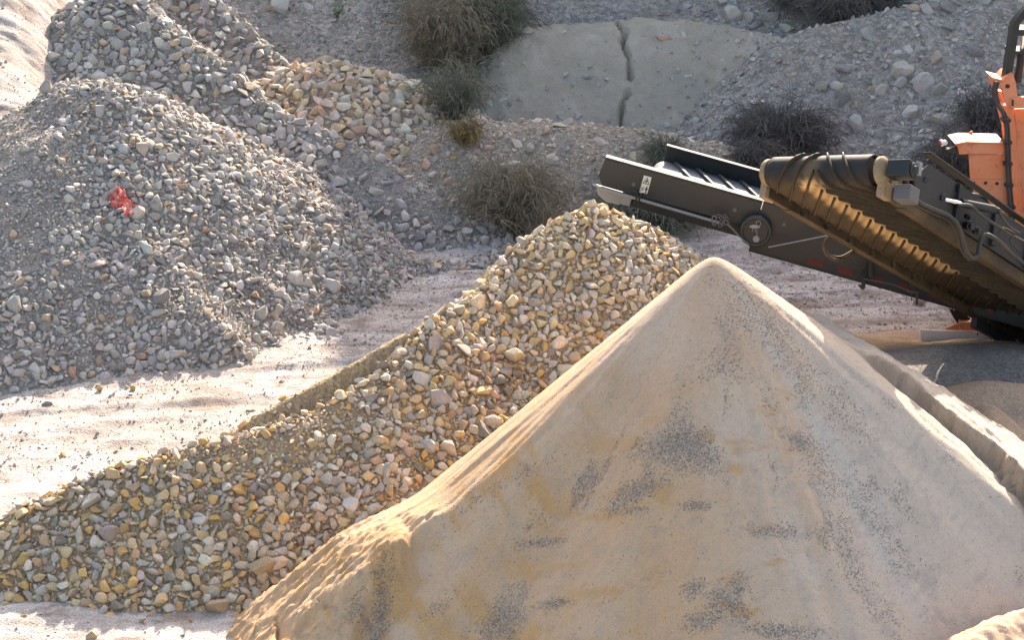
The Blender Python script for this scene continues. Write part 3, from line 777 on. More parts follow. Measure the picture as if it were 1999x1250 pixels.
# ------------------------------------------------------------------ boulders one can point to
BR = np.random.default_rng(99)
def boulder(px, py, wpx, hpx, tint, label, tilt=0.0, cat="stone", name="stone", sub=None):
    if 'coarse heap' in label or "coarse heap's" in label:
        for _ in range(12):                             # keep off the sand: stones belong to the heap beside it
            c = surf(px + wpx * .45, py + hpx * .35)
            if sand.z(c[0], c[1]) < c[2] - .03: break
            px -= 6
    c = surf(px, py + hpx * .35)
    sc = FPX / (c[1] * CP + (CH - c[2]) * SP)
    V, F = ROCKS_HI[BR.integers(len(ROCKS_HI))]
    e = np.abs(V).max(0)
    P = V / e * np.array([wpx / sc / 2, max(min(wpx, hpx) * .8, hpx * .6) / sc / 2, hpx / sc / 2 * 1.05])
    a = math.radians(tilt)
    R = np.array(Matrix.Rotation(a, 3, 'Y') @ Matrix.Rotation(BR.uniform(-.35, .35), 3, 'Z'))
    P = P @ R.T
    o = mesh_np(name, P, F, M_STONE, np.repeat(np.array(tint)[None], len(P), 0), None, True)
    o.location = c + np.array([0, .0, hpx / sc * .26])
    return tag(o, label, cat)
CR_, GR_, OC_, BN_, PK_, DK_ = (.54, .50, .44), (.44, .42, .39), (.50, .34, .14), (.40, .30, .19), (.56, .40, .32), (.30, .285, .27)
for args in (
    (1430, 25, 38, 36, CR_, "largest pale boulder, perched on top of the cracked clay bank"),
    (1500, 32, 40, 22, GR_, "broad flat grey stone on the clay bank top beside the large boulder"),
    (1295, 72, 34, 13, PK_, "flat pinkish stone set high in the clay bank near the crack"),
    (1440, 80, 16, 10, CR_, "small whitish stone on the clay bank below the large boulder"),
    (1008, 58, 24, 26, (.50, .43, .32), "round tan stone at the shoulder of the clay bank by the bushes"),
    (1031, 57, 24, 15, CR_, "pale stone touching the round tan one on the clay bank shoulder"),
    (1760, 133, 44, 36, CR_, "square pale block, the largest on the rubble bank"),
    (1797, 153, 46, 24, CR_, "long tilted slab just below the square block on the rubble bank", -28),
    (1757, 160, 30, 22, GR_, "grey wedge of stone under the square block on the rubble bank", -30),
    (1720, 174, 30, 22, CR_, "pale oblong stone on the bank downhill from the square block", -35),
    (1672, 237, 30, 36, CR_, "upright pale slab low down on the rubble bank", -55),
    (1632, 166, 28, 18, CR_, "cream stone beside a brownish one on the rubble bank"),
    (1604, 165, 26, 20, (.40, .36, .31), "brownish stone beside the cream one on the rubble bank"),
    (1905, 208, 30, 24, GR_, "pale angular stone on the bank next to the orange machine"),
    (1785, 14, 26, 14, (.50, .40, .30), "tan stone on the crest of the rubble bank under the dark brush"),
    (1620, 240, 30, 16, GR_, "flat grey stone on the bank above the dark drooping shrub"),
    (546, 10, 40, 34, (.46, .44, .41), "big rounded boulder beside the thin dry stalk"),
    (1042, 322, 38, 13, CR_, "long pale splinter of stone lying on the earth mound", 32),
    (1000, 322, 46, 20, CR_, "broad pale stone on the earth mound beside the splinter"),
    (1251, 256, 16, 14, (.52, .42, .28), "round tan stone on the crest of the earth mound"),
    (885, 308, 14, 10, OC_, "small ochre stone on the earth mound below the dry tuft"),
    (541, 638, 26, 26, (.46, .42, .37), "pointed stone standing on the sunlit dust beside the grey heap"),
    (555, 655, 16, 16, (.52, .42, .34), "small warm stone touching the pointed one on the sunlit dust"),
    (637, 560, 22, 14, PK_, "pinkish stone at the tip of the grey rubble toe"),
    (543, 572, 26, 14, (.54, .47, .40), "cream oblong stone lying at the foot of the grey rubble"),
    (458, 342, 34, 17, (.62, .60, .57), "whitest flat slab on the crest of the nearest rubble heap", 8),
    (92, 787, 24, 12, DK_, "dark grey stone lying on the open track"),
    (122, 888, 14, 14, OC_, "ochre lump on the track with a short shadow, near the coarse heap"),
    (260, 757, 12, 11, OC_, "small ochre lump on the track below the grey heap"),
    (195, 758, 13, 9, OC_, "flat ochre lump on the track left of another small one"),
    (490, 803, 24, 11, (.46, .40, .33), "flat beige stone on the track close to the soil ridge"),
    (515, 1105, 66, 40, BN_, "largest brown block on the coarse heap, next to the sand cone's foot"),
    (425, 1185, 46, 34, BN_, "brown boulder at the foot of the coarse heap beside the sand"),
    (418, 1152, 46, 22, (.48, .37, .18), "ochre notched stone just above the brown boulder at the heap's foot"),
    (755, 917, 13, 50, (.42, .41, .39), "slender upright grey splinter on the coarse heap", 14),
    (862, 773, 46, 34, (.40, .37, .34), "biggest grey block high on the coarse heap"),
    (390, 1016, 36, 20, (.58, .57, .55), "whitish rounded stone among tan ones on the coarse heap"),
    (232, 992, 46, 24, (.42, .31, .18), "long brown angular stone on the left part of the coarse heap", -14),
    (48, 1090, 32, 26, (.47, .34, .15), "leaning ochre oblong stone at the left end of the coarse heap", -38),
    (622, 988, 34, 24, (.56, .55, .53), "flat whitish grey stone lying midway down the coarse heap"),
    (684, 985, 36, 28, (.56, .54, .51), "pale rounded stone touching the edge of the sand cone"),
    (836, 868, 36, 26, (.46, .45, .43), "grey stone on the coarse heap half buried against the sand cone's edge"),
    (968, 820, 44, 24, (.50, .45, .38), "large beige stone of the coarse heap higher up against the sand cone's edge"),
    (736, 858, 42, 20, (.50, .41, .28), "flat tan slab midway up the coarse heap", -12),
    (1155, 396, 20, 20, (.60, .52, .40), "pale stone on the very top of the coarse heap"),
    (1515, 530, 20, 13, (.48, .42, .36), "lone beige stone on the shaded ground below the cover disc"),
    (1795, 590, 26, 13, (.36, .34, .32), "dark stone on the shaded ground under the hooks"),
    (180, 1240, 24, 20, (.46, .37, .22), "ochre stone on the ground at the near foot of the coarse heap"),
    (48, 1204, 18, 12, (.48, .35, .18), "small orange stone on the ground at the left foot of the coarse heap"),
):
    boulder(*args)

# ------------------------------------------------------------------ dry shrubs
def strand_mesh(paths, r0, r1, sides=3):
    V = []; F = []; o = 0
    for p in paths:
        n = len(p); t = np.gradient(p, axis=0); t /= np.linalg.norm(t, axis=1)[:, None] + 1e-9
        a = np.cross(t, [.31, .27, .91]); a /= np.linalg.norm(a, axis=1)[:, None] + 1e-9; b = np.cross(t, a)
        r = np.linspace(r0, r1, n)[:, None]
        for k in range(sides):
            g = 2 * math.pi * k / sides
            V.append(p + r * (a * math.cos(g) + b * math.sin(g)))
        base = o + np.arange(n)
        for k in range(sides):
            A = base + k * n; B = base + ((k + 1) % sides) * n
            F.append(np.stack([A[:-1], A[1:], B[1:], B[:-1]], 1))
        o += n * sides
    return np.concatenate(V), np.concatenate(F)
def twig_material(name, c1, c2):
    s = NT(name)
    base = s.mix(s.ramp(s.noise(5, 4, .6), [(.35, (0, 0, 0)), (.65, (1, 1, 1))]), c1, c2)
    return s.out(base, .9, .1)
M_TWIG = twig_material('dry_twigs', (.22, .19, .135), (.34, .285, .20))
M_TWIGDARK = twig_material('dark_twigs', (.12, .11, .10), (.20, .18, .155))
M_TWIGGREEN = twig_material('greenish_twigs', (.15, .16, .115), (.24, .24, .175))
M_STEM = twig_material('bare_stems', (.26, .23, .19), (.33, .29, .24))
M_DRY = twig_material('dead_grass', (.22, .16, .08), (.34, .25, .12))
def shrub(px, py, wpx, hpx, mat, label, n=1500, seed=0, cat="shrub", group=None, name="dry_shrub", stems=26, lean=0.0, wild=.1, droop=1.0, thick=.0042):
    rng = np.random.default_rng(1000 + seed)
    c = surf(px, py + hpx * .42)
    sc = FPX / (c[1] * CP + (CH - c[2]) * SP)
    R = wpx / sc / 2; Hh = hpx / sc * .86
    root = empty(name, c, label, cat, group)
    def path(scale, k=8):
        az = rng.uniform(0, 2 * math.pi); t = np.linspace(0, 1, k)
        rr = R * scale * rng.uniform(.5, 1.08); hh = Hh * scale * rng.uniform(.75, 1.08)
        el = rng.random() ** .7                                # low strands run out sideways, high ones arch over
        x = rr * t ** .75
        z = hh * (np.sin(t * math.pi * (.42 + .30 * el * droop)) * (.30 + .75 * el) + .12 * t)
        wob = np.cumsum(rng.normal(size=(k, 3)) * (wild + .05) * R * .5, 0) * t[:, None]
        p = np.stack([x * math.cos(az) + lean * R * t, x * math.sin(az) * .9, z], 1) + wob
        p[:, :2] += rng.normal(size=2) * R * .12
        p[:, 2] = np.maximum(p[:, 2], -.12 * Hh)
        return p
    P = []
    for k in range(n // 2):
        s = 1.0 if rng.random() < .62 else rng.uniform(.4, .95)
        m = path(s); P.append(m)
        for q in range(9):                                  # side twigs, themselves bent
            i = rng.integers(2, len(m)); d = m[i] - m[i - 1]
            d = d / (np.linalg.norm(d) + 1e-9) + rng.normal(size=3) * .75
            L = R * rng.uniform(.08, .24)
            tt = np.linspace(0, 1, 4)[:, None]
            P.append(m[i] + d * L * tt - np.array([0, 0, L * .7 * droop]) * tt ** 2 + np.cumsum(rng.normal(size=(4, 3)) * L * .10, 0) * tt)
    V, F = strand_mesh(P, thick, thick * .45)
    mesh_np("twigs", V, F, mat, None, root, True)
    if stems:
        V, F = strand_mesh([path(rng.uniform(.5, .95)) * np.array([1, 1, 1.03]) for _ in range(stems)], thick * 1.7, thick * .7, 4)
        mesh_np("stem", V, F, M_STEM, None, root, True)
    return root
shrub(868, 78, 165, 150, M_TWIG, "largest domed dry shrub with drooping twigs, left of the clay bank", 1500, 1, wild=.07)
shrub(952, 48, 150, 120, M_TWIGGREEN, "dry shrub behind the largest dome, touching the clay bank", 1000, 2, wild=.08)
shrub(905, -6, 260, 60, M_TWIGDARK, "dark brush along the top edge above the largest dome", 900, 3, stems=0, wild=.12)
shrub(888, 188, 130, 105, M_TWIGGREEN, "thin wispy shrub in the hollow under the largest dome", 420, 4, stems=40, wild=.16)
shrub(1000, 398, 185, 130, M_TWIG, "brown shrub in the hollow beside the coarse heap's peak", 1300, 5, wild=.13)
shrub(1275, 408, 200, 90, M_TWIGGREEN, "low dark green shrub under the black conveyor", 1000, 6, stems=10, wild=.16)
shrub(1295, 305, 90, 60, M_TWIGGREEN, "small grey green shrub just behind the black conveyor's end", 420, 7, stems=6, wild=.16)
shrub(1518, 268, 185, 110, M_TWIGDARK, "dark drooping shrub behind the gap between both conveyors", 1300, 8, wild=.08, stems=40)
shrub(1474, 308, 100, 52, M_TWIGDARK, "small dark shrub in front of the dark drooping one", 500, 9, stems=12, wild=.1)
shrub(1660, 8, 200, 66, M_TWIGDARK, "dark brush over the crest of the rubble bank", 1000, 10, stems=0, wild=.13)
shrub(1560, -6, 120, 50, M_TWIGDARK, "dark brush at the top edge above the clay bank's end", 500, 11, stems=0, wild=.13)
shrub(1868, 330, 150, 130, M_TWIGDARK, "dark wiry shrub between the rising conveyor and the orange chute", 1000, 12, stems=24, wild=.12)
shrub(1930, 235, 130, 100, M_TWIGDARK, "dark brush on the bank right behind the orange machine's post", 800, 13, stems=10, wild=.14)
shrub(906, 260, 66, 40, M_DRY, "small dead straw coloured tuft on the earth mound", 260, 14, cat="grass tuft", name="dry_tuft", stems=0, wild=.2, thick=.005)

# a green weed and a thin stalk on the quarry bank
c = surf(658, 36)
weed = empty("green_weed", c, "leafy green weed growing on the rubble slope", "weed")
rng = np.random.default_rng(5)
P = []; LV = []; LF = []
for k in range(9):
    a = rng.uniform(0, 6.28); L = rng.uniform(.12, .26); t = np.linspace(0, 1, 6)
    p = np.stack([.55 * L * t * math.cos(a), .55 * L * t * math.sin(a), L * t], 1); P.append(p)
    for q in range(6):
        i = rng.integers(2, 6); d = rng.normal(size=3); d[2] = abs(d[2]) * .5; d /= np.linalg.norm(d)
        s_ = np.cross(d, [0, 0, 1]); s_ /= np.linalg.norm(s_) + 1e-9; up = np.cross(s_, d); l = rng.uniform(.035, .06)
        o = len(LV)
        LV += [p[i], p[i] + d * l * .5 + s_ * l * .36 + up * .006, p[i] + d * l, p[i] + d * l * .5 - s_ * l * .36 + up * .006]; LF.append([o, o + 1, o + 2, o + 3])
V, F = strand_mesh(P, .004, .002)
s = NT('weed_leaf'); M_LEAF = s.out(s.mix(s.noise(30, 2), (.07, .16, .05), (.13, .24, .08)), .6, .3)
mesh_np("stem", V, F, M_LEAF, None, weed, True); mesh_np("leaves", np.array(LV), np.array(LF), M_LEAF, None, weed)
c = surf(598, 64); t = np.linspace(0, 1, 8)
V, F = strand_mesh([np.stack([-.05 * t + .01 * np.sin(t * 5), .03 * t, .62 * t], 1)], .006, .003, 5)
o = mesh_np("dry_stalk", V, F, M_STEM, None, None, True); o.location = c
tag(o, "single thin dry stalk beside the rounded boulder", "stalk")

# ------------------------------------------------------------------ torn red sheet on the grey heap
def sheet(pts_px, Yoff, seed):
    rng = np.random.default_rng(seed)
    c = surf(241, 412); U = np.linspace(-1, 1, 15)
    V = []; F = []
    for (cx, cy, w, h, rot) in pts_px:
        b = surf(cx, cy); sc = FPX / (b[1] * CP + (CH - b[2]) * SP); o = len(V)
        gxx, gyy = f1.grad(b[0], b[1], .1)
        for j, v in enumerate(np.linspace(-1, 1, 9)):
            for i, u in enumerate(np.linspace(-1, 1, 9)):
                e = 1 - .35 * abs(vnoise(u * 2 + seed, v * 2 + cx)) - .25 * (abs(u * v))
                a = math.radians(rot); x = (u * math.cos(a) * w - v * math.sin(a) * h) / sc / 2 * e; y = (u * math.sin(a) * w + v * math.cos(a) * h) / sc / 2 * e * 1.5
                z = gxx * x + gyy * y + .085 + .04 * float(fbm(np.array(u * 2.2 + cx), np.array(v * 2.2 + cy), 3, .6, seed)) * 1.6
                V.append(b + np.array([x, y, z]) - c)
        for j in range(8):
            for i in range(8):
                q = o + j * 9 + i; F.append([q, q + 1, q + 10, q + 9])
    return c, np.array(V), np.array(F)
c, V, F = sheet([(236, 398, 26, 30, 20), (240, 412, 46, 16, 15), (252, 428, 24, 26, 35), (224, 405, 20, 12, -20)], 0, 3)
s = NT('red_plastic'); M_RED = s.out(s.mix(s.ramp(s.noise(14, 4), [(.45, (0, 0, 0)), (.62, (1, 1, 1))]), (.55, .09, .06), (.58, .32, .27)), .5, .35)
o = mesh_np("torn_sheet", V, F, M_RED, None, None, False); o.location = c
m = o.modifiers.new("thick", 'SOLIDIFY'); m.thickness = .004
tag(o, "crumpled torn red plastic sheet lying on the grey rubble", "plastic sheet")
# ------------------------------------------------------------------ machine paint, rubber, steel
def paint(name, base, dust, dustamt=.5, rough=.42, spec=.5, rust=0.0, upd=.75):
    s = NT(name)
    n1 = s.noise(2.6, 5, .6); n2 = s.noise(34, 5, .7)
    geo = s.n('NewGeometry'); sx = s.n('SeparateXYZ'); s.l(geo.outputs['Normal'], sx.inputs[0])
    up = s.math('MULTIPLY', s.ramp(sx.outputs[2], [(.55, (0, 0, 0)), (.92, (1, 1, 1))]), upd)      # dust settles on level faces
    d = s.math('MULTIPLY', s.ramp(s.math('ADD', s.math('MULTIPLY', n1, .7), s.math('MULTIPLY', n2, .3)), [(.38, (0, 0, 0)), (.68, (1, 1, 1))]), dustamt)
    c = s.mix(s.math('MAXIMUM', d, up), base, dust)
    if rust:
        c = s.mix(s.math('MULTIPLY', s.ramp(s.noise(11, 6, .7), [(.56, (0, 0, 0)), (.64, (1, 1, 1))]), rust), c, (.20, .085, .035))
    r = s.ramp(s.math('MAXIMUM', d, up), [(0, (rough,) * 3), (1, (.85,) * 3)])
    return s.out(c, r, spec, normal=s.bump(n2, .002, .35))
M_BLACK = paint('black_paint', (.011, .014, .015), (.06, .062, .06), .30)
M_BLACKD = paint('black_frame', (.008, .009, .010), (.06, .056, .05), .3, .5)
M_ORANGE = paint('orange_paint', (.70, .185, .05), (.60, .36, .25), .5, .42, .5, .35, .6)
M_ZINC = paint('galvanised_steel', (.24, .25, .25), (.34, .31, .27), .5, .45)
M_ZINC.node_tree.nodes['Principled BSDF'].inputs['Metallic'].default_value = .35
M_SANDY = paint('sand_caked_steel', (.20, .15, .09), (.40, .30, .18), .85, .7, .2, .5)
M_WHITEBOARD = paint('white_board', (.72, .69, .64), (.55, .49, .42), .3, .5, .4, .05)
M_HOSE = paint('rubber_hose', (.018, .018, .018), (.13, .105, .07), .5, .55)
M_RAIL = paint('dusty_rail', (.04, .03, .02), (.16, .11, .055), .75, .6, .2, .1)
M_STEEL = paint('dark_steel', (.10, .10, .10), (.16, .14, .12), .5, .45)
M_CHROME = NT('chrome_rod').out((.8, .8, .8), .18, .5, 1.0)
M_REDP = NT('red_plastic_part').out((.55, .03, .03), .4, .5)
M_YEL = NT('yellow_box').out((.62, .34, .03), .5, .4)
M_LABEL = NT('label_plate').out((.60, .58, .50), .6, .3)
M_INK = NT('label_ink').out((.03, .03, .03), .6, .2)
M_LENS = NT('pale_lens').out((.80, .68, .66), .3, .5)
def rubber(name, a, b, amt, lit_strip=None):
    s = NT(name)
    n = s.noise(3.2, 5, .6); n2 = s.noise(40, 5, .7)
    c = s.mix(s.math('MULTIPLY', s.ramp(s.math('ADD', s.math('MULTIPLY', n, .5), s.math('MULTIPLY', n2, .5)), [(.4, (0, 0, 0)), (.62, (1, 1, 1))]), amt), a, b)
    if lit_strip:
        c = s.mix(s.attr('lit_strip'), c, lit_strip)  # reflected light on the belt, painted as a paler colour
        c = s.mix(s.attr('clean'), c, (.018, .019, .02))
    return s.out(c, .7, .3, normal=s.bump(n2, .003, .5))
M_BELT_TOP = rubber('dusty_belt', (.085, .095, .11), (.19, .195, .20), .8)
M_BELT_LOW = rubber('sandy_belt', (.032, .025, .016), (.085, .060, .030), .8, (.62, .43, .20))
M_CLEAT = rubber('belt_cleat', (.035, .035, .035), (.09, .085, .08), .6)
s = NT('faded_tape'); co = s.n('TexCoord').outputs['Object']; wv = s.n('TexWave'); wv.wave_type = 'BANDS'; wv.bands_direction = 'X'; wv.inputs['Scale'].default_value = 1.3
s.l(co, wv.inputs['Vector'])
M_TAPE = s.out(s.mix(s.ramp(wv.outputs['Fac'], [(.48, (0, 0, 0)), (.52, (1, 1, 1))]), (.12, .022, .016), (.035, .035, .033)), .6, .3)

class Frame:
    def __init__(s, o, u, v, w): s.o, s.u, s.v, s.w = (np.asarray(k, float) for k in (o, u, v, w))
    def p(s, a, b, c): return s.o + s.u * a + s.v * b + s.w * c
WORLD = Frame((0, 0, 0), (1, 0, 0), (0, 1, 0), (0, 0, 1))
class MB:
    """collects boxes, prisms, tubes and turned pieces and links them as one mesh"""
    def __init__(s): s.V = []; s.F = []
    def add(s, V, F):
        o = len(s.V); s.V += [tuple(v) for v in V]; s.F += [[i + o for i in f] for f in F]; return s
    def box(s, f, u, v, w):
        P = [f.p(a, b, c) for c in w for b in v for a in u]
        return s.add(P, [[0, 2, 3, 1], [4, 5, 7, 6], [0, 1, 5, 4], [2, 6, 7, 3], [0, 4, 6, 2], [1, 3, 7, 5]])
    def prism(s, A, B):
        n = len(A)
        return s.add(list(A) + list(B), [list(range(n))[::-1], [n + i for i in range(n)]] + [[i, (i + 1) % n, n + (i + 1) % n, n + i] for i in range(n)])
    def slab(s, f, outline, v0, v1):                    # outline in (u, w), thickness along v
        return s.prism([f.p(a, v0, c) for a, c in outline], [f.p(a, v1, c) for a, c in outline])
    def seen(s, outline, Y, depth):                     # an upright plate whose face stands Y ahead, with its real thickness
        A = [at(x, y, Y) for x, y in outline]
        return s.prism(A, [a + np.array([0, depth, 0]) for a in A])
    def tube(s, pts, r, k=8, smooth_n=0, closed=False):
        pts = np.array(pts, float)
        if smooth_n:
            n = len(pts); t = np.linspace(0, n - 1, smooth_n); Q = []
            for q in t:
                i = min(int(q), n - 2); a = q - i
                p0, p1, p2, p3 = pts[max(i - 1, 0)], pts[i], pts[i + 1], pts[min(i + 2, n - 1)]
                Q.append(.5 * ((2 * p1) + (p2 - p0) * a + (2 * p0 - 5 * p1 + 4 * p2 - p3) * a * a + (3 * p1 - p0 - 3 * p2 + p3) * a ** 3))
            pts = np.array(Q)
        n = len(pts); T = np.gradient(pts, axis=0) if not closed else np.roll(pts, -1, 0) - np.roll(pts, 1, 0)
        a = None; V = []
        for i in range(n):
            t = T[i] / (np.linalg.norm(T[i]) + 1e-12)
            if a is None:
                a = np.cross(t, [.2, .3, .93]); 
            a = a - t * (a @ t); a /= np.linalg.norm(a) + 1e-12; b = np.cross(t, a)
            V += [pts[i] + r * (a * math.cos(2 * math.pi * j / k) + b * math.sin(2 * math.pi * j / k)) for j in range(k)]
        F = []
        for i in range(n if closed else n - 1):
            i2 = (i + 1) % n
            F += [[i * k + j, i * k + (j + 1) % k, i2 * k + (j + 1) % k, i2 * k + j] for j in range(k)]
        if not closed: F += [list(range(k))[::-1], [(n - 1) * k + j for j in range(k)]]
        return s.add(V, F)
    def lathe(s, o, ax, prof, k=28):                    # prof: (along, radius)
        ax = np.asarray(ax, float); ax = ax / np.linalg.norm(ax)
        a = np.cross(ax, [.13, .21, .97]); a /= np.linalg.norm(a); b = np.cross(ax, a); V = []; F = []
        for (h, r) in prof:
            V += [np.asarray(o) + ax * h + r * (a * math.cos(2 * math.pi * j / k) + b * math.sin(2 * math.pi * j / k)) for j in range(k)]
        m = len(prof)
        for i in range(m - 1):
            F += [[i * k + j, i * k + (j + 1) % k, (i + 1) * k + (j + 1) % k, (i + 1) * k + j] for j in range(k)]
        F += [list(range(k))[::-1], [(m - 1) * k + j for j in range(k)]]
        return s.add(V, F)
    def build(s, name, mat, parent=None, bevel=0.0, smooth_deg=40):
        org = np.array(parent.location) if parent is not None and parent.type == 'EMPTY' else np.array(parent['_o']) if parent is not None else np.zeros(3)
        me = bpy.data.meshes.new(name)
        me.from_pydata([tuple(np.asarray(v) - org) for v in s.V], [], s.F)
        bm = bmesh.new(); bm.from_mesh(me); bmesh.ops.recalc_face_normals(bm, faces=bm.faces); bm.to_mesh(me); bm.free()
        me.materials.append(mat)
        o = bpy.data.objects.new(name, me); col.objects.link(o)
        if parent is not None: o.parent = parent
        o['_o'] = [float(k) for k in org]
        if bevel:
            m = o.modifiers.new("edge", 'BEVEL'); m.width = bevel; m.segments = 2; m.limit_method = 'ANGLE'; m.angle_limit = math.radians(40)
        if smooth_deg:
            for e in me.polygons: e.use_smooth = True
            me.set_sharp_from_angle(angle=math.radians(smooth_deg))
        return o

# ------------------------------------------------------------------ the black conveyor that built the stone heap
b_, i_ = math.radians(100), math.radians(13.4)
D1 = np.array([math.sin(b_) * math.cos(i_), math.cos(b_) * math.cos(i_), -math.sin(i_)])
A1 = np.array([-math.cos(b_), math.sin(b_), 0.0]); N1 = np.cross(D1, A1); N1 = N1 if N1[2] > 0 else -N1
K1, K2 = 1.041, 1.06
atw = at
O1 = atw(1185, 308, 14.5 * K1)
C1 = Frame(O1, D1 * K1, A1 * K1, N1 * K1)
def at(x, y, Y): return atw(x, y, Y * K1)
c1 = empty("belt_conveyor", O1 - np.array([0, 0, .4]), "long black side walled conveyor with its raised end over the coarse stone heap", "conveyor")
nb = MB()
nb.slab(C1, [(-.012, -.012), (1.262, -.012), (1.262, -.232), (.02, -.232), (-.03, -.16)], 0, .014)
nb.box(C1, (-.015, 1.262), (0, .085), (-.011, .003))
near = nb.build("side_board", M_BLACK, c1, .003)
nb = MB()
nb.box(C1, (1.265, 4.9), (-.016, 0), (-.405, .0))
nb.box(C1, (1.265, 4.9), (-.016, .085), (.001, .010))
nb.build("side_board", M_BLACK, c1, .003)
fb = MB()
fb.box(C1, (.41, 4.9), (.84, .856), (-.20, -.012)); fb.box(C1, (.40, 4.9), (.80, .86), (-.011, .004))
fb.build("side_board", M_BLACK, c1, .003)
fr = MB()
fr.box(C1, (.20, 4.9), (.03, .10), (-.34, -.235)); fr.box(C1, (.34, 4.9), (.76, .83), (-.34, -.22))
for u in np.arange(.6, 4.8, .6): fr.box(C1, (u, u + .05), (.102, .758), (-.33, -.26))
fr.box(C1, (1.265, 4.9), (.001, .06), (-.425, -.345))
fr.build("frame", M_BLACKD, c1, .003)
tp = MB(); tp.box(C1, (1.72, 3.2), (-.0195, -.0165), (-.385, -.335)); tp.build("reflective_strip", M_TAPE, c1)
tb = MB()
tb.slab(C1, [(-.03, -.235), (.19, -.238), (.19, -.345), (.08, -.352), (.0, -.31)], .0, .02)
tb.box(C1, (.188, .27), (.002, .028), (-.335, -.250))
tb.build("tension_bracket", M_ZINC, c1, .003)
rd = MB(); rd.tube([C1.p(-.01, -.022, -.246), C1.p(.98, -.022, -.258)], .0135, 10); rd.build("guard_rod", M_ZINC, c1)
cl = MB()
for u in (.30, .325): cl.box(C1, (u, u + .014), (-.042, .002), (-.29, -.20))
cl.box(C1, (.25, .30), (-.012, -.001), (-.215, -.185)); cl.box(C1, (.34, .40), (-.012, -.001), (-.225, -.195))
cl.build("rod_clamp", M_BLACKD, c1, .002)
for (x, w) in ((.255, -.150), (1.07, -.13), (1.47, -.13), (2.1, -.16)):
    bt = MB(); bt.lathe(C1.p(x, -.0165 if x > 1.26 else -.0005, w), -A1, [(0, .016), (.006, .016), (.007, .010), (.014, .009)], 12); bt.build("bolt", M_STEEL, c1)
# belt over its end drum, with the V shaped cleats
def belt_loop(f, r, v0, v1, ulen, nv, th=.012, end_u=0.0, w0=0.0, trough=0.0):
    prof = [(ulen, r)] + [(end_u + (ulen - end_u) * (1 - t) , r) for t in np.linspace(.03, .999, 40)]
    prof += [(end_u - r * math.sin(a), r * math.cos(a)) for a in np.linspace(0, math.pi, 22)]
    prof += [(end_u + (ulen - end_u) * t, -r) for t in np.linspace(.001, .97, 40)] + [(ulen, -r)]
    return prof
dr = MB(); dr.lathe(C1.p(.44, .07, -.215), A1, [(0, .075), (.70, .075)], 32); dr.lathe(C1.p(.44, .02, -.215), A1, [(0, .025), (.80, .025)], 14); dr.build("drum", M_ZINC, c1)
def ribbon(f, prof, vs, th=0.0, dip=None):
    V = []; F = []; n = len(vs)
    for (a, c) in prof:
        for v in vs: V.append(f.p(a, v, c + (dip(v) if dip else 0)))
    for i in range(len(prof) - 1):
        for j in range(n - 1): F.append([i * n + j, i * n + j + 1, (i + 1) * n + j + 1, (i + 1) * n + j])
    return V, F
prof = [(.44 + u, c - .215) for u, c in belt_loop(C1, .088, 0, 0, 4.4, 0)]
V, F = ribbon(C1, prof, np.linspace(.08, .77, 9))
bm_ = MB().add(V, F); belt1 = bm_.build("belt", M_BELT_TOP, c1)
m = belt1.modifiers.new("thick", 'SOLIDIFY'); m.thickness = .010; m.offset = 0
ct = MB()
for u in np.arange(.50, 4.3, .185):
    for sgn in (0, 1):
        v0, v1 = (.425, .10) if sgn == 0 else (.425, .755)
        A = [(u + .16, v0), (u + .187, v0), (u + .022, v1), (u - .006, v1)]
        ct.prism([C1.p(a, v, -.1225) for a, v in A], [C1.p(a + .006, v, -.098) for a, v in A])
ct.build("cleats", M_CLEAT, c1)
# warning label: triangle above a small figure
lb = MB(); lb.box(C1, (.315, .378), (-.0035, -.0005), (-.20, -.055)); sign = lb.build("warning_label", M_LABEL, c1)
pi = MB()
T = [(.323, -.118), (.370, -.118), (.3465, -.068)]
for k in range(3):
    p, q = T[k], T[(k + 1) % 3]; d = np.array(q) - p; l = np.hypot(*d); nrm = np.array([-d[1], d[0]]) / l * .0022
    pi.slab(C1, [tuple(np.array(p) + nrm), tuple(np.array(q) + nrm), tuple(np.array(q) - nrm), tuple(np.array(p) - nrm)], -.0052, -.0036)
pi.slab(C1, [(.345, -.112), (.352, -.112), (.350, -.100), (.356, -.094), (.350, -.084), (.344, -.092), (.339, -.104)], -.0052, -.0036)
pi.slab(C1, [(.357, -.190), (.3605, -.170), (.354, -.170), (.354, -.152), (.359, -.145), (.366, -.145), (.371, -.152), (.371, -.170), (.366, -.170), (.368, -.190)], -.0052, -.0036)
pi.lathe(C1.p(.3625, -.0036, -.139), -A1, [(0, .005), (.0016, .005)], 10)
for k in range(3): pi.box(C1, (.322 + .009 * k, .326 + .009 * k), (-.0050, -.0036), (-.186 + .008 * k, -.150))
pi.build("pictogram", M_INK, sign, 0, 0)
# cover disc with its hanging pin and bolt, small chain, cable
cc = at(1475, 451, 14.22); aw = -A1
dsc = MB(); dsc.lathe(cc, aw, [(-.02, .130), (.012, .132), (.030, .128), (.034, .118), (.030, .104), (.014, .100), (.013, .02), (.013, .001)], 40)
disc = dsc.build("cover_disc", M_BLACK, c1)
cf = Frame(cc + aw * .016, D1 * math.cos(.23) + N1 * math.sin(.23), aw, -D1 * math.sin(.23) + N1 * math.cos(.23))
pn = MB(); pn.slab(cf, [(-.055, .045), (-.02, .062), (.03, .055), (.035, .035), (-.03, .030)], 0, .012)
ring = [cf.p(.022 + .018 * math.cos(a), .014, .075 + .022 * math.sin(a)) for a in np.linspace(0, 2 * math.pi, 16)[:-1]]
pn.tube(ring, .004, 6, 0, True)
pn.tube([cf.p(-.02, .01, .035), cf.p(-.026, .012, .0)], .003, 5); pn.tube([cf.p(-.005, .01, .035), cf.p(.002, .012, .0)], .003, 5); pn.tube([cf.p(.012, .01, .04), cf.p(.012, .012, -.03)], .0035, 5)
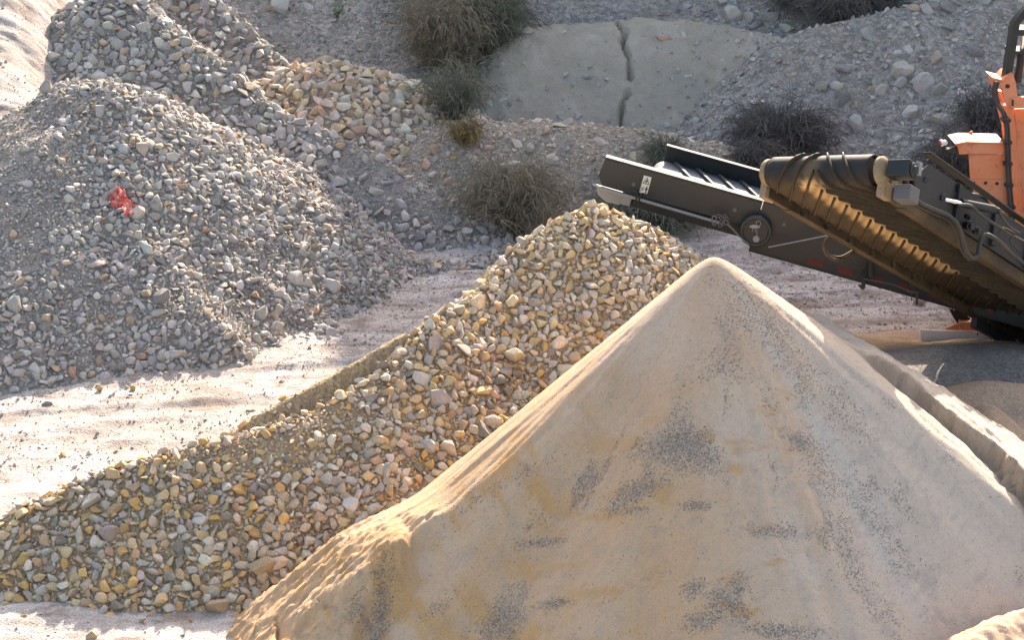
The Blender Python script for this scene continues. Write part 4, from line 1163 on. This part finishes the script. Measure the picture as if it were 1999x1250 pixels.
pn.build("pin", M_ZINC, disc)
bb = MB(); bb.lathe(cf.p(.008, 0, -.062), aw, [(0, .028), (.012, .028), (.014, .018), (.032, .018), (.034, .012)], 16); bb.build("bolt", M_ZINC, disc)
ch = MB()
def link(px, py, w, h, rot, Y=14.2, r=.0045):
    c = at(px, py, Y); a = math.radians(rot); sc = 250.0
    P = []
    for t in np.linspace(0, 2 * math.pi, 20)[:-1]:
        x = math.cos(t) * w / 2 / sc; z = math.sin(t) * h / 2 / sc
        P.append(c + np.array([x * math.cos(a) - z * math.sin(a), -.01, x * math.sin(a) + z * math.cos(a)]))
    ch.tube(P, r, 6, 0, True)
link(1394, 430, 9, 20, 6, r=.006)
for k, (x, y) in enumerate(((1402, 421), (1408, 424), (1414, 422), (1418, 426), (1408, 433), (1406, 440), (1411, 436))): link(x, y, 9, 6, 40 * k, r=.003)
link(1417, 434, 12, 8, -40, r=.004)
ch.tube([at(1419, 437, 14.18), at(1430, 447, 14.18), at(1443, 462, 14.17)], .008, 6)
ch.build("chain", M_STEEL, c1)
cb = MB(); cb.tube([at(1500, 483, 14.14), at(1600, 463, 14.06), at(1700, 442, 13.98)], .006, 6); cb.tube([at(1443, 462, 14.17), at(1462, 478, 14.15)], .004, 6); cb.build("cable", M_ZINC, c1)
hk = MB()
hk.seen([(1681, 540), (1689, 540), (1690, 562), (1684, 567), (1677, 560), (1676, 555), (1682, 558)], 14.05, .02)
P = [at(1686 + 6 * math.cos(t), 530 + 7 * math.sin(t), 14.04) for t in np.linspace(0, 6.283, 16)[:-1]]; hk.tube(P, .006, 6, 0, True)
hk.build("hook", M_HOSE, c1, .002)
st = MB()
st.seen([(1693, 445), (1701, 445), (1704, 548), (1695, 546)], 14.02, .03)
st.seen([(1777, 530), (1787, 522), (1784, 566), (1776, 568)], 13.95, .03)
st.tube([at(1685, 545, 14.0), at(1745, 557, 13.95), at(1775, 570, 13.9), at(1793, 573, 13.9)], .010, 7)
st.tube([at(1790, 573, 13.9), at(1790, 594, 13.9)], .010, 7); st.tube([at(1779, 572, 13.9), at(1780, 588, 13.9)], .004, 6)
st.tube([at(1778, 540, 13.92), at(1778, 552, 13.92)], .008, 6)
st.build("bracket", M_HOSE, c1, .002)
eb = MB(); eb.seen([(1724, 500), (1738, 502), (1739, 519), (1725, 517)], 13.9, .05); es = eb.build("switch_box", M_YEL, c1, .003)
eb = MB(); eb.lathe(at(1730, 508, 13.9), (0, -1, 0), [(0, .014), (.012, .014), (.014, .02), (.026, .017)], 14); eb.build("button", M_REDP, es)

# ------------------------------------------------------------------ the sandy conveyor that built the cone
b_, i_, ro = math.radians(42), math.radians(28.7), math.radians(12)
D2 = np.array([math.sin(b_) * math.cos(i_), math.cos(b_) * math.cos(i_), -math.sin(i_)])
a0 = np.array([math.cos(b_), -math.sin(b_), 0.0]); n0 = np.cross(a0, D2)
A2 = a0 * math.cos(ro) + n0 * math.sin(ro); N2 = np.cross(A2, D2); N2 = N2 if N2[2] > 0 else -N2
O2 = atw(1609, 336, 11.5 * K2)
C2 = Frame(O2, D2 * K2, A2 * K2, N2 * K2)
def at(x, y, Y): return atw(x, y, Y * K2 - .62)
c2 = empty("belt_conveyor", O2 - np.array([0, 0, .4]), "steep sandy conveyor, its cleated underside facing out above the sand cone", "conveyor")
LEN2 = 4.6
prof = belt_loop(C2, .098, 0, 0, LEN2, 0)
vs = np.linspace(-.35, .35, 29)
prof2 = []
for p, q in zip(prof[:-1], prof[1:]):
    n = max(1, int(math.hypot(q[0] - p[0], q[1] - p[1]) / .022))
    prof2 += [(p[0] + (q[0] - p[0]) * k / n, p[1] + (q[1] - p[1]) * k / n) for k in range(n)]
prof2.append(prof[-1])
V, F = ribbon(C2, prof2, vs)
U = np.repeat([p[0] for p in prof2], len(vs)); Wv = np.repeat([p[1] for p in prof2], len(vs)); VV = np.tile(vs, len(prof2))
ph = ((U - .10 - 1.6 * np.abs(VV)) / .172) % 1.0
lit_mask = smooth(.11, .03, np.abs(VV + .065 - .05 * (ph - .5))) * smooth(.0, .2, ph) * smooth(1.05, .8, ph) * smooth(-.15, .25, fbm(U * 1.6, VV * 2, 3, .6, 801) + .25) * (Wv < .05)  # bright zigzag strips standing in for reflected light, put into the belt's colour
belt2 = mesh_np("belt", np.array(V) - np.array(c2.location), np.array(F), M_BELT_LOW, None, c2, True, {'lit_strip': lit_mask, 'clean': .85 * smooth(.16, -.02, U) * smooth(-.095, -.05, Wv)})
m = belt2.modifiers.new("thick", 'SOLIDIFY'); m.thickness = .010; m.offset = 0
ct = MB()
def on_belt(s, v, h):
    """a spot on the belt: s runs down the underside from the drum's front, backwards round the drum"""
    r = .104 + h
    if s >= 0: return C2.p(s, v, -r)
    a = -s / .104
    if a < math.pi: return C2.p(-r * math.sin(a), v, -r * math.cos(a))
    return C2.p((a - math.pi) * .104, v, r)
for u in np.arange(-.50, LEN2 - .3, .172):
    for sg in (-1, 1):
        n = 14; tt = np.linspace(0, 1, n)
        v = sg * (.015 + .325 * tt); s_ = u + 0.52 * tt
        V = []; F = []
        for k in range(n):
            V += [on_belt(s_[k], v[k], 0.0), on_belt(s_[k] + .012, v[k], .020), on_belt(s_[k] + .026, v[k], .020), on_belt(s_[k] + .034, v[k], 0.0)]
        for k in range(n - 1):
            F += [[k * 4 + j, k * 4 + j + 1, k * 4 + j + 5, k * 4 + j + 4] for j in range(3)]
        F += [[0, 1, 2, 3][::-1], [(n - 1) * 4 + j for j in range(4)]]
        ct.add(V, F)
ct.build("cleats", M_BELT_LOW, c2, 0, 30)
dr = MB(); dr.lathe(C2.p(0, -.37, 0), A2, [(0, .088), (.74, .088)], 36); dr.build("drum", M_BLACKD, c2)
rl = MB()
rl.box(C2, (.02, LEN2), (-.425, -.385), (-.155, -.085)); rl.box(C2, (.30, LEN2), (-.425, -.365), (-.163, -.156))
rl.build("side_rail", M_RAIL, c2, .003)
rl = MB()
rl.box(C2, (.10, LEN2), (.375, .425), (-.150, -.070)); rl.box(C2, (.30, LEN2), (.365, .425), (-.158, -.151))
rl.build("side_rail", M_RAIL, c2, .003)
sb = MB()
sb.slab(C2, [(.40, -.07), (.34, .06), (.52, .20), (LEN2, .26), (LEN2, -.07)], .43, .445)
sb.box(C2, (.50, LEN2), (.40, .46), (.262, .275))
for u in (.95, 1.55, 2.15, 2.75): sb.box(C2, (u, u + .05), (.446, .47), (-.05, .20))
sb.build("side_board", M_BLACKD, c2, .003)
sb = MB(); sb.slab(C2, [(.30, -.08), (.55, .05), (LEN2, .16), (LEN2, -.08)], -.44, -.425); sb.build("side_board", M_BLACKD, c2, .003)
for sg in (-1, 1):
    be = MB(); o = C2.p(0, sg * .378, 0)
    be.lathe(o, A2 * sg, [(0, .094), (.025, .097), (.04, .086), (.058, .06), (.064, .02)], 28)
    be.box(C2, (-.02, .10), tuple(sorted((sg * .385, sg * .43))), (-.165, -.06))
    be.box(C2, (.10, .32), tuple(sorted((sg * .385, sg * .42))), (-.15, .02))
    be.build("bearing", M_SANDY, c2, .004)
mt = MB()
mt.box(C2, (-.055, .055), (.452, .60), (-.05, .055)); mt.lathe(C2.p(0, .60, 0), A2, [(0, .05), (.012, .05), (.013, .03), (.03, .028)], 20)
motor = mt.build("motor", M_BLACKD, c2, .006)
mt = MB(); mt.box(C2, (.04, .17), (.47, .58), (-.17, -.075)); mt.build("motor_guard", M_STEEL, c2, .004)
pl = MB(); pl.box(C2, (.02, .06), (.605, .63), (-.02, .06)); pl.build("cap", M_ZINC, motor, .002)
# scraper, hangers on the left rail, loop of hose
sc_ = MB()
for u in np.arange(.45, 4.3, .34):
    sc_ = MB(); sc_.box(C2, (u, u + .03), (-.385, -.355), (-.155, -.118)); sc_.build("hanger", M_RAIL, c2, .002)
hs_ = MB()
hs_.tube([C2.p(.98, -.43, -.13), C2.p(.95, -.46, -.22), C2.p(1.06, -.47, -.27), C2.p(1.22, -.455, -.25), C2.p(1.36, -.43, -.15)], .012, 8, 26)
hs_.tube([C2.p(1.0, -.435, -.13), C2.p(.98, -.47, -.205), C2.p(1.07, -.48, -.25), C2.p(1.2, -.46, -.235), C2.p(1.33, -.435, -.15)], .009, 8, 26)
hs_.build("hose", M_RAIL, c2)
# hydraulic ram and hoses along the right side
YH = 12.35
ram = MB(); ram.tube([at(1820, 385, YH), at(1880, 398, YH + .12)], .016, 12); rod = ram.build("ram_rod", M_CHROME, c2)
ram = MB(); ram.tube([at(1876, 396, YH + .12), at(1940, 409, YH + .26)], .030, 14); ram.tube([at(1938, 408.5, YH + .255), at(1950, 412, YH + .28)], .022, 12)
ram.build("ram", M_BLACKD, c2, .003)
hs_ = MB()
hs_.tube([at(1765, 332, 12.0), at(1770, 350, 11.95), at(1772, 372, 11.98), at(1795, 395, 12.08), at(1825, 410, 12.2), at(1855, 424, 12.3), at(1874, 448, 12.35), at(1884, 485, 12.38), at(1895, 503, 12.4), at(1908, 500, 12.45), at(1914, 470, 12.5), at(1925, 458, 12.55), at(1950, 472, 12.65), at(1985, 505, 12.85), at(2040, 545, 13.1)], .017, 9, 90)
hs_.tube([at(1760, 338, 12.0), at(1765, 356, 11.97), at(1768, 377, 12.0), at(1790, 401, 12.1), at(1820, 416, 12.22), at(1850, 430, 12.32), at(1868, 454, 12.37), at(1878, 488, 12.4), at(1893, 508, 12.42)], .013, 9, 60)
hs_.build("hose", M_HOSE, c2)
hs_ = MB()
hs_.tube([at(1870, 400, 12.3), at(1895, 402, 12.35), at(1915, 420, 12.45), at(1945, 440, 12.6), at(1972, 458, 12.75), at(2010, 478, 12.95)], .012, 8, 40)
hs_.tube([at(1950, 412, 12.6), at(1960, 430, 12.65), at(1975, 446, 12.7), at(1990, 455, 12.8)], .010, 8, 24)
hs_.tube([at(1950, 455, 12.7), at(1958, 446, 12.7), at(1970, 450, 12.75), at(1980, 458, 12.8), at(1972, 470, 12.8), at(1990, 492, 12.9)], .008, 8, 30)
hs_.build("hose", M_HOSE, c2)
fit = MB()
for (x, y, Y, r) in ((1896, 442, 12.5, .035), (1910, 452, 12.5, .028), (1893, 425, 12.45, .02), (1838, 385, 12.35, .03), (1805, 350, 12.2, .03), (1866, 432, 12.4, .022)):
    fit = MB(); fit.lathe(at(x, y, Y), (.2, -1, .1), [(-.06, r), (.0, r), (.004, r * .7), (.03, r * .6)], 14); fit.build("valve", M_BLACKD, c2, .003)
fit = MB(); fit.seen([(1790, 342), (1800, 338), (1806, 372), (1796, 378)], 12.2, .04); fit.build("bracket", M_BLACKD, c2, .003)
fit = MB(); fit.seen([(1858, 378), (1866, 374), (1870, 404), (1862, 408)], 12.5, .04); fit.build("bracket", M_BLACKD, c2, .003)
gd = MB()
gd.tube([at(1872, 384, 13.2), at(1882, 381, 13.2), at(1915, 383, 13.3), at(1920, 384, 13.3)], .022, 9, 16)
gd.seen([(1914, 392), (1922, 382), (1938, 405), (1930, 412), (1915, 405)], 13.3, .06)
gd.build("link_arm", M_BLACK, c2, .003)
lf = MB()
lf.box(C2, (3.3, LEN2), (-.41, -.36), (-.24, -.165)); lf.build("frame", M_BLACKD, c2, .004)

at = atw
# ------------------------------------------------------------------ the orange crushing machine
YM = 15.5
om = at(2050, 640, YM); om[2] = 0
cr = empty("crusher", om, "orange crushing machine cut off by the right edge of the picture", "machine")
q = MB(); q.seen([(1979, 213), (2330, 200), (2345, 500), (1999, 500)], YM + .03, .06); q.build("side_panel", M_ORANGE, cr, .01)
q = MB()
A = [at(x, y, YM + .1) for x, y in ((2080, 140), (2500, 120), (2520, 520), (2060, 500))]
q.prism(A, [a + np.array([1.0, 2.6, 0]) for a in A]); q.build("hopper", M_ORANGE, cr, .02)
q = MB(); q.seen([(1951, 206), (1977, 205), (1983, 250), (2003, 500), (1985, 500), (1963, 250)], YM - .02, .16); q.build("corner_post", M_ORANGE, cr, .008)
q = MB()
q.seen([(1940, 172), (1941, 152), (1957, 156), (1963, 148), (1977, 143), (1983, 160), (1987, 190), (1990, 206), (1977, 214), (1964, 205), (1958, 190), (1956, 172)], YM - .06, .02)
q.seen([(1941, 153), (1957, 157), (1957, 174), (1942, 173)], YM - .061 + .022, .22)
q.seen([(1937, 151), (1958, 156), (1966, 147), (1977, 142), (1978, 145), (1966, 151), (1959, 160), (1937, 155)], YM - .075, .25)
q.seen([(1949, 178), (1957, 178), (1966, 205), (1960, 208)], YM + .1, .1)
brk = q.build("mast_bracket", M_ORANGE, cr, .004)
q = MB(); q.lathe(at(1967, 168, YM - .06), (0, -1, 0), [(0, .018), (.008, .018), (.009, .010), (.016, .009)], 14); q.build("bolt", M_BLACKD, brk)
q = MB(); q.seen([(1972, 190), (2330, 182), (2330, 204), (1972, 212)], YM - .075, .05); rail = q.build("channel", M_ORANGE, cr, .006)
q = MB(); q.seen([(1975, 194), (1979, 194), (1979, 207), (1975, 207)], YM - .08, .006); q.build("slot", M_BLACKD, rail)
q = MB()
q.tube([at(1963, 160, YM + .0), at(1981, 44, YM + .0), at(1999, 22, YM), at(2050, -10, YM)], .045, 4)
q.tube([at(1985, 158, YM + .18), at(2008, 40, YM + .18)], .032, 4)
q.box(Frame(at(1985, 103, YM - .02), (1, 0, 0), (0, 1, 0), (0, 0, 1)), (-.05, .42), (0, .22), (-.015, .015))
q.box(Frame(at(1988, 60, YM - .02), (1, 0, 0), (0, 1, 0), (0, 0, 1)), (-.03, .42), (0, .22), (-.04, .01))
q.build("mast", M_BLACKD, cr, .004)
q = MB(); q.tube([at(1994, 100, YM + .05), at(1998, 66, YM + .05)], .018, 12); q.build("ram_rod", M_CHROME, cr)
q = MB(); q.tube([at(1987, 160, YM + .08), at(1994, 98, YM + .06)], .03, 12); q.build("ram", M_BLACKD, cr)
q = MB()
q.seen([(1868, 280), (1885, 277), (1964, 279), (1964, 301), (1889, 301), (1873, 302)], YM - .12, .02)
q.seen([(1864, 281), (1886, 276.5), (1962, 278.5), (1962, 282), (1886, 280), (1867, 285)], YM - .14, .30)
q.seen([(1882, 266), (1932, 266), (1932, 277), (1882, 277)], YM + .16, .02)
q.seen([(1884, 267), (1896, 256), (1899, 256), (1899, 267)], YM + .13, .02)
q.build("beam", M_ORANGE, cr, .004)
q = MB(); q.seen([(1891, 301), (1964, 301), (1968, 350), (1894, 350)], YM - .10, .012); q.seen([(1894, 350.5), (1969, 350.5), (1976, 462), (1912, 462), (1908, 400)], YM - .104, .02)
pl = q.build("chute_plate", M_ORANGE, cr, .003)
for x, y in ((1901, 357), (1924, 357), (1946, 358)):
    q = MB(); q.lathe(at(x, y, YM - .104), (0, -1, 0), [(0, .014), (.006, .014), (.007, .009), (.016, .008)], 12); q.build("bolt", M_BLACKD, pl)
q = MB(); q.seen([(1845, 292), (1857, 290), (1859, 288), (1871, 286), (1873, 300), (1858, 301)], YM - .08, .06); q.tube([at(1852, 294, YM - .05), at(1843, 290, YM - .05), at(1840, 284, YM - .05)], .018, 8, 10)
lamp = q.build("marker_lamp", M_HOSE, cr, .003)
q = MB(); q.lathe(at(1844, 278.5, YM - .09), (.25, -1, .1), [(-.03, .02), (0, .024), (.012, .022), (.018, .012)], 18); q.build("lens", M_LENS, lamp)
q = MB(); q.lathe(at(1836, 278, YM - .05), (-1, -.4, 0), [(-.02, .02), (0, .022), (.01, .018)], 18); q.build("lens", M_REDP, lamp)
q = MB()
q.tube([at(1944, 158, YM - .1), at(1940, 176, YM - .1), at(1945, 200, YM - .1), at(1957, 220, YM - .1), at(1963, 242, YM - .1), at(1965, 280, YM - .14), at(1967, 340, YM - .14), at(1972, 410, YM - .14), at(1976, 470, YM - .14)], .016, 9, 60)
q.tube([at(1949, 160, YM - .06), at(1945, 178, YM - .06), at(1950, 202, YM - .06), at(1962, 222, YM - .08), at(1968, 244, YM - .09), at(1970, 280, YM - .12), at(1972, 340, YM - .12), at(1977, 410, YM - .12), at(1981, 470, YM - .12)], .013, 9, 60)
hose = q.build("hose", M_HOSE, cr)
for x, y in ((1966, 236), (1968, 279), (1969, 321), (1971, 363), (1975, 406), (1979, 450)):
    q = MB(); q.box(Frame(at(x, y, YM - .16), (1, 0, 0), (0, 1, 0), (0, 0, 1)), (-.034, .034), (0, .10), (-.013, .013)); q.build("clip", M_BLACKD, hose, .003)
# chassis, tracks and the white board at its foot
q = MB(); q.seen([(1990, 500), (2330, 500), (2330, 600), (2010, 600)], YM + .2, 2.0); q.build("chassis", M_BLACKD, cr, .02)
for Y in (YM + .1, YM + 1.7):
    q = MB(); o = []
    for t in np.linspace(math.pi / 2, 3 * math.pi / 2, 12): o.append((2.15 + .26 * math.cos(t) + 2.3, .28 + .26 * math.sin(t)))
    for t in np.linspace(-math.pi / 2, math.pi / 2, 12): o.append((7.6 + .26 * math.cos(t), .28 + .26 * math.sin(t)))
    q.prism([np.array([x, Y, z]) for x, z in o], [np.array([x, Y + .4, z]) for x, z in o]); q.build("track", M_HOSE, cr, .01)
Yb = 15.2
q = MB(); q.seen([(1797, 644), (1937, 652), (1938, 674), (1797, 665)], Yb, .025); wb = q.build("white_board", M_WHITEBOARD, cr, .002)
q = MB(); q.seen([(1907, 650.5), (1910, 650.5), (1909, 656), (1908, 656)], Yb - .003, .0025); q.seen([(1908, 666), (1910, 666), (1910, 668), (1908, 668)], Yb - .003, .0025); q.build("mark", M_INK, wb, 0, 0)
q = MB()
q.seen([(1874, 629), (1960, 632), (1960, 650), (1876, 645)], Yb + .03, .35); q.seen([(1848, 640), (1873, 632), (1874, 646), (1846, 644)], Yb + .05, .03)
q.build("beam", M_ORANGE, cr, .004)
q = MB(); q.seen([(1942, 654), (1962, 652), (1990, 668), (1996, 690), (1960, 688), (1946, 684)], Yb - .05, .3); q.build("foot", M_ORANGE, cr, .006)
q = MB(); q.seen([(1936, 652), (1943, 650), (1946, 690), (1938, 690)], Yb - .07, .05); q.build("foot_pin", M_HOSE, cr, .003)
q = MB(); q.seen([(1855, 605), (1859, 603), (1863, 609), (1868, 601), (1874, 602), (1899, 628), (1868, 631), (1860, 618)], Yb + .1, .12); q.build("hitch", M_BLACK, cr, .005)
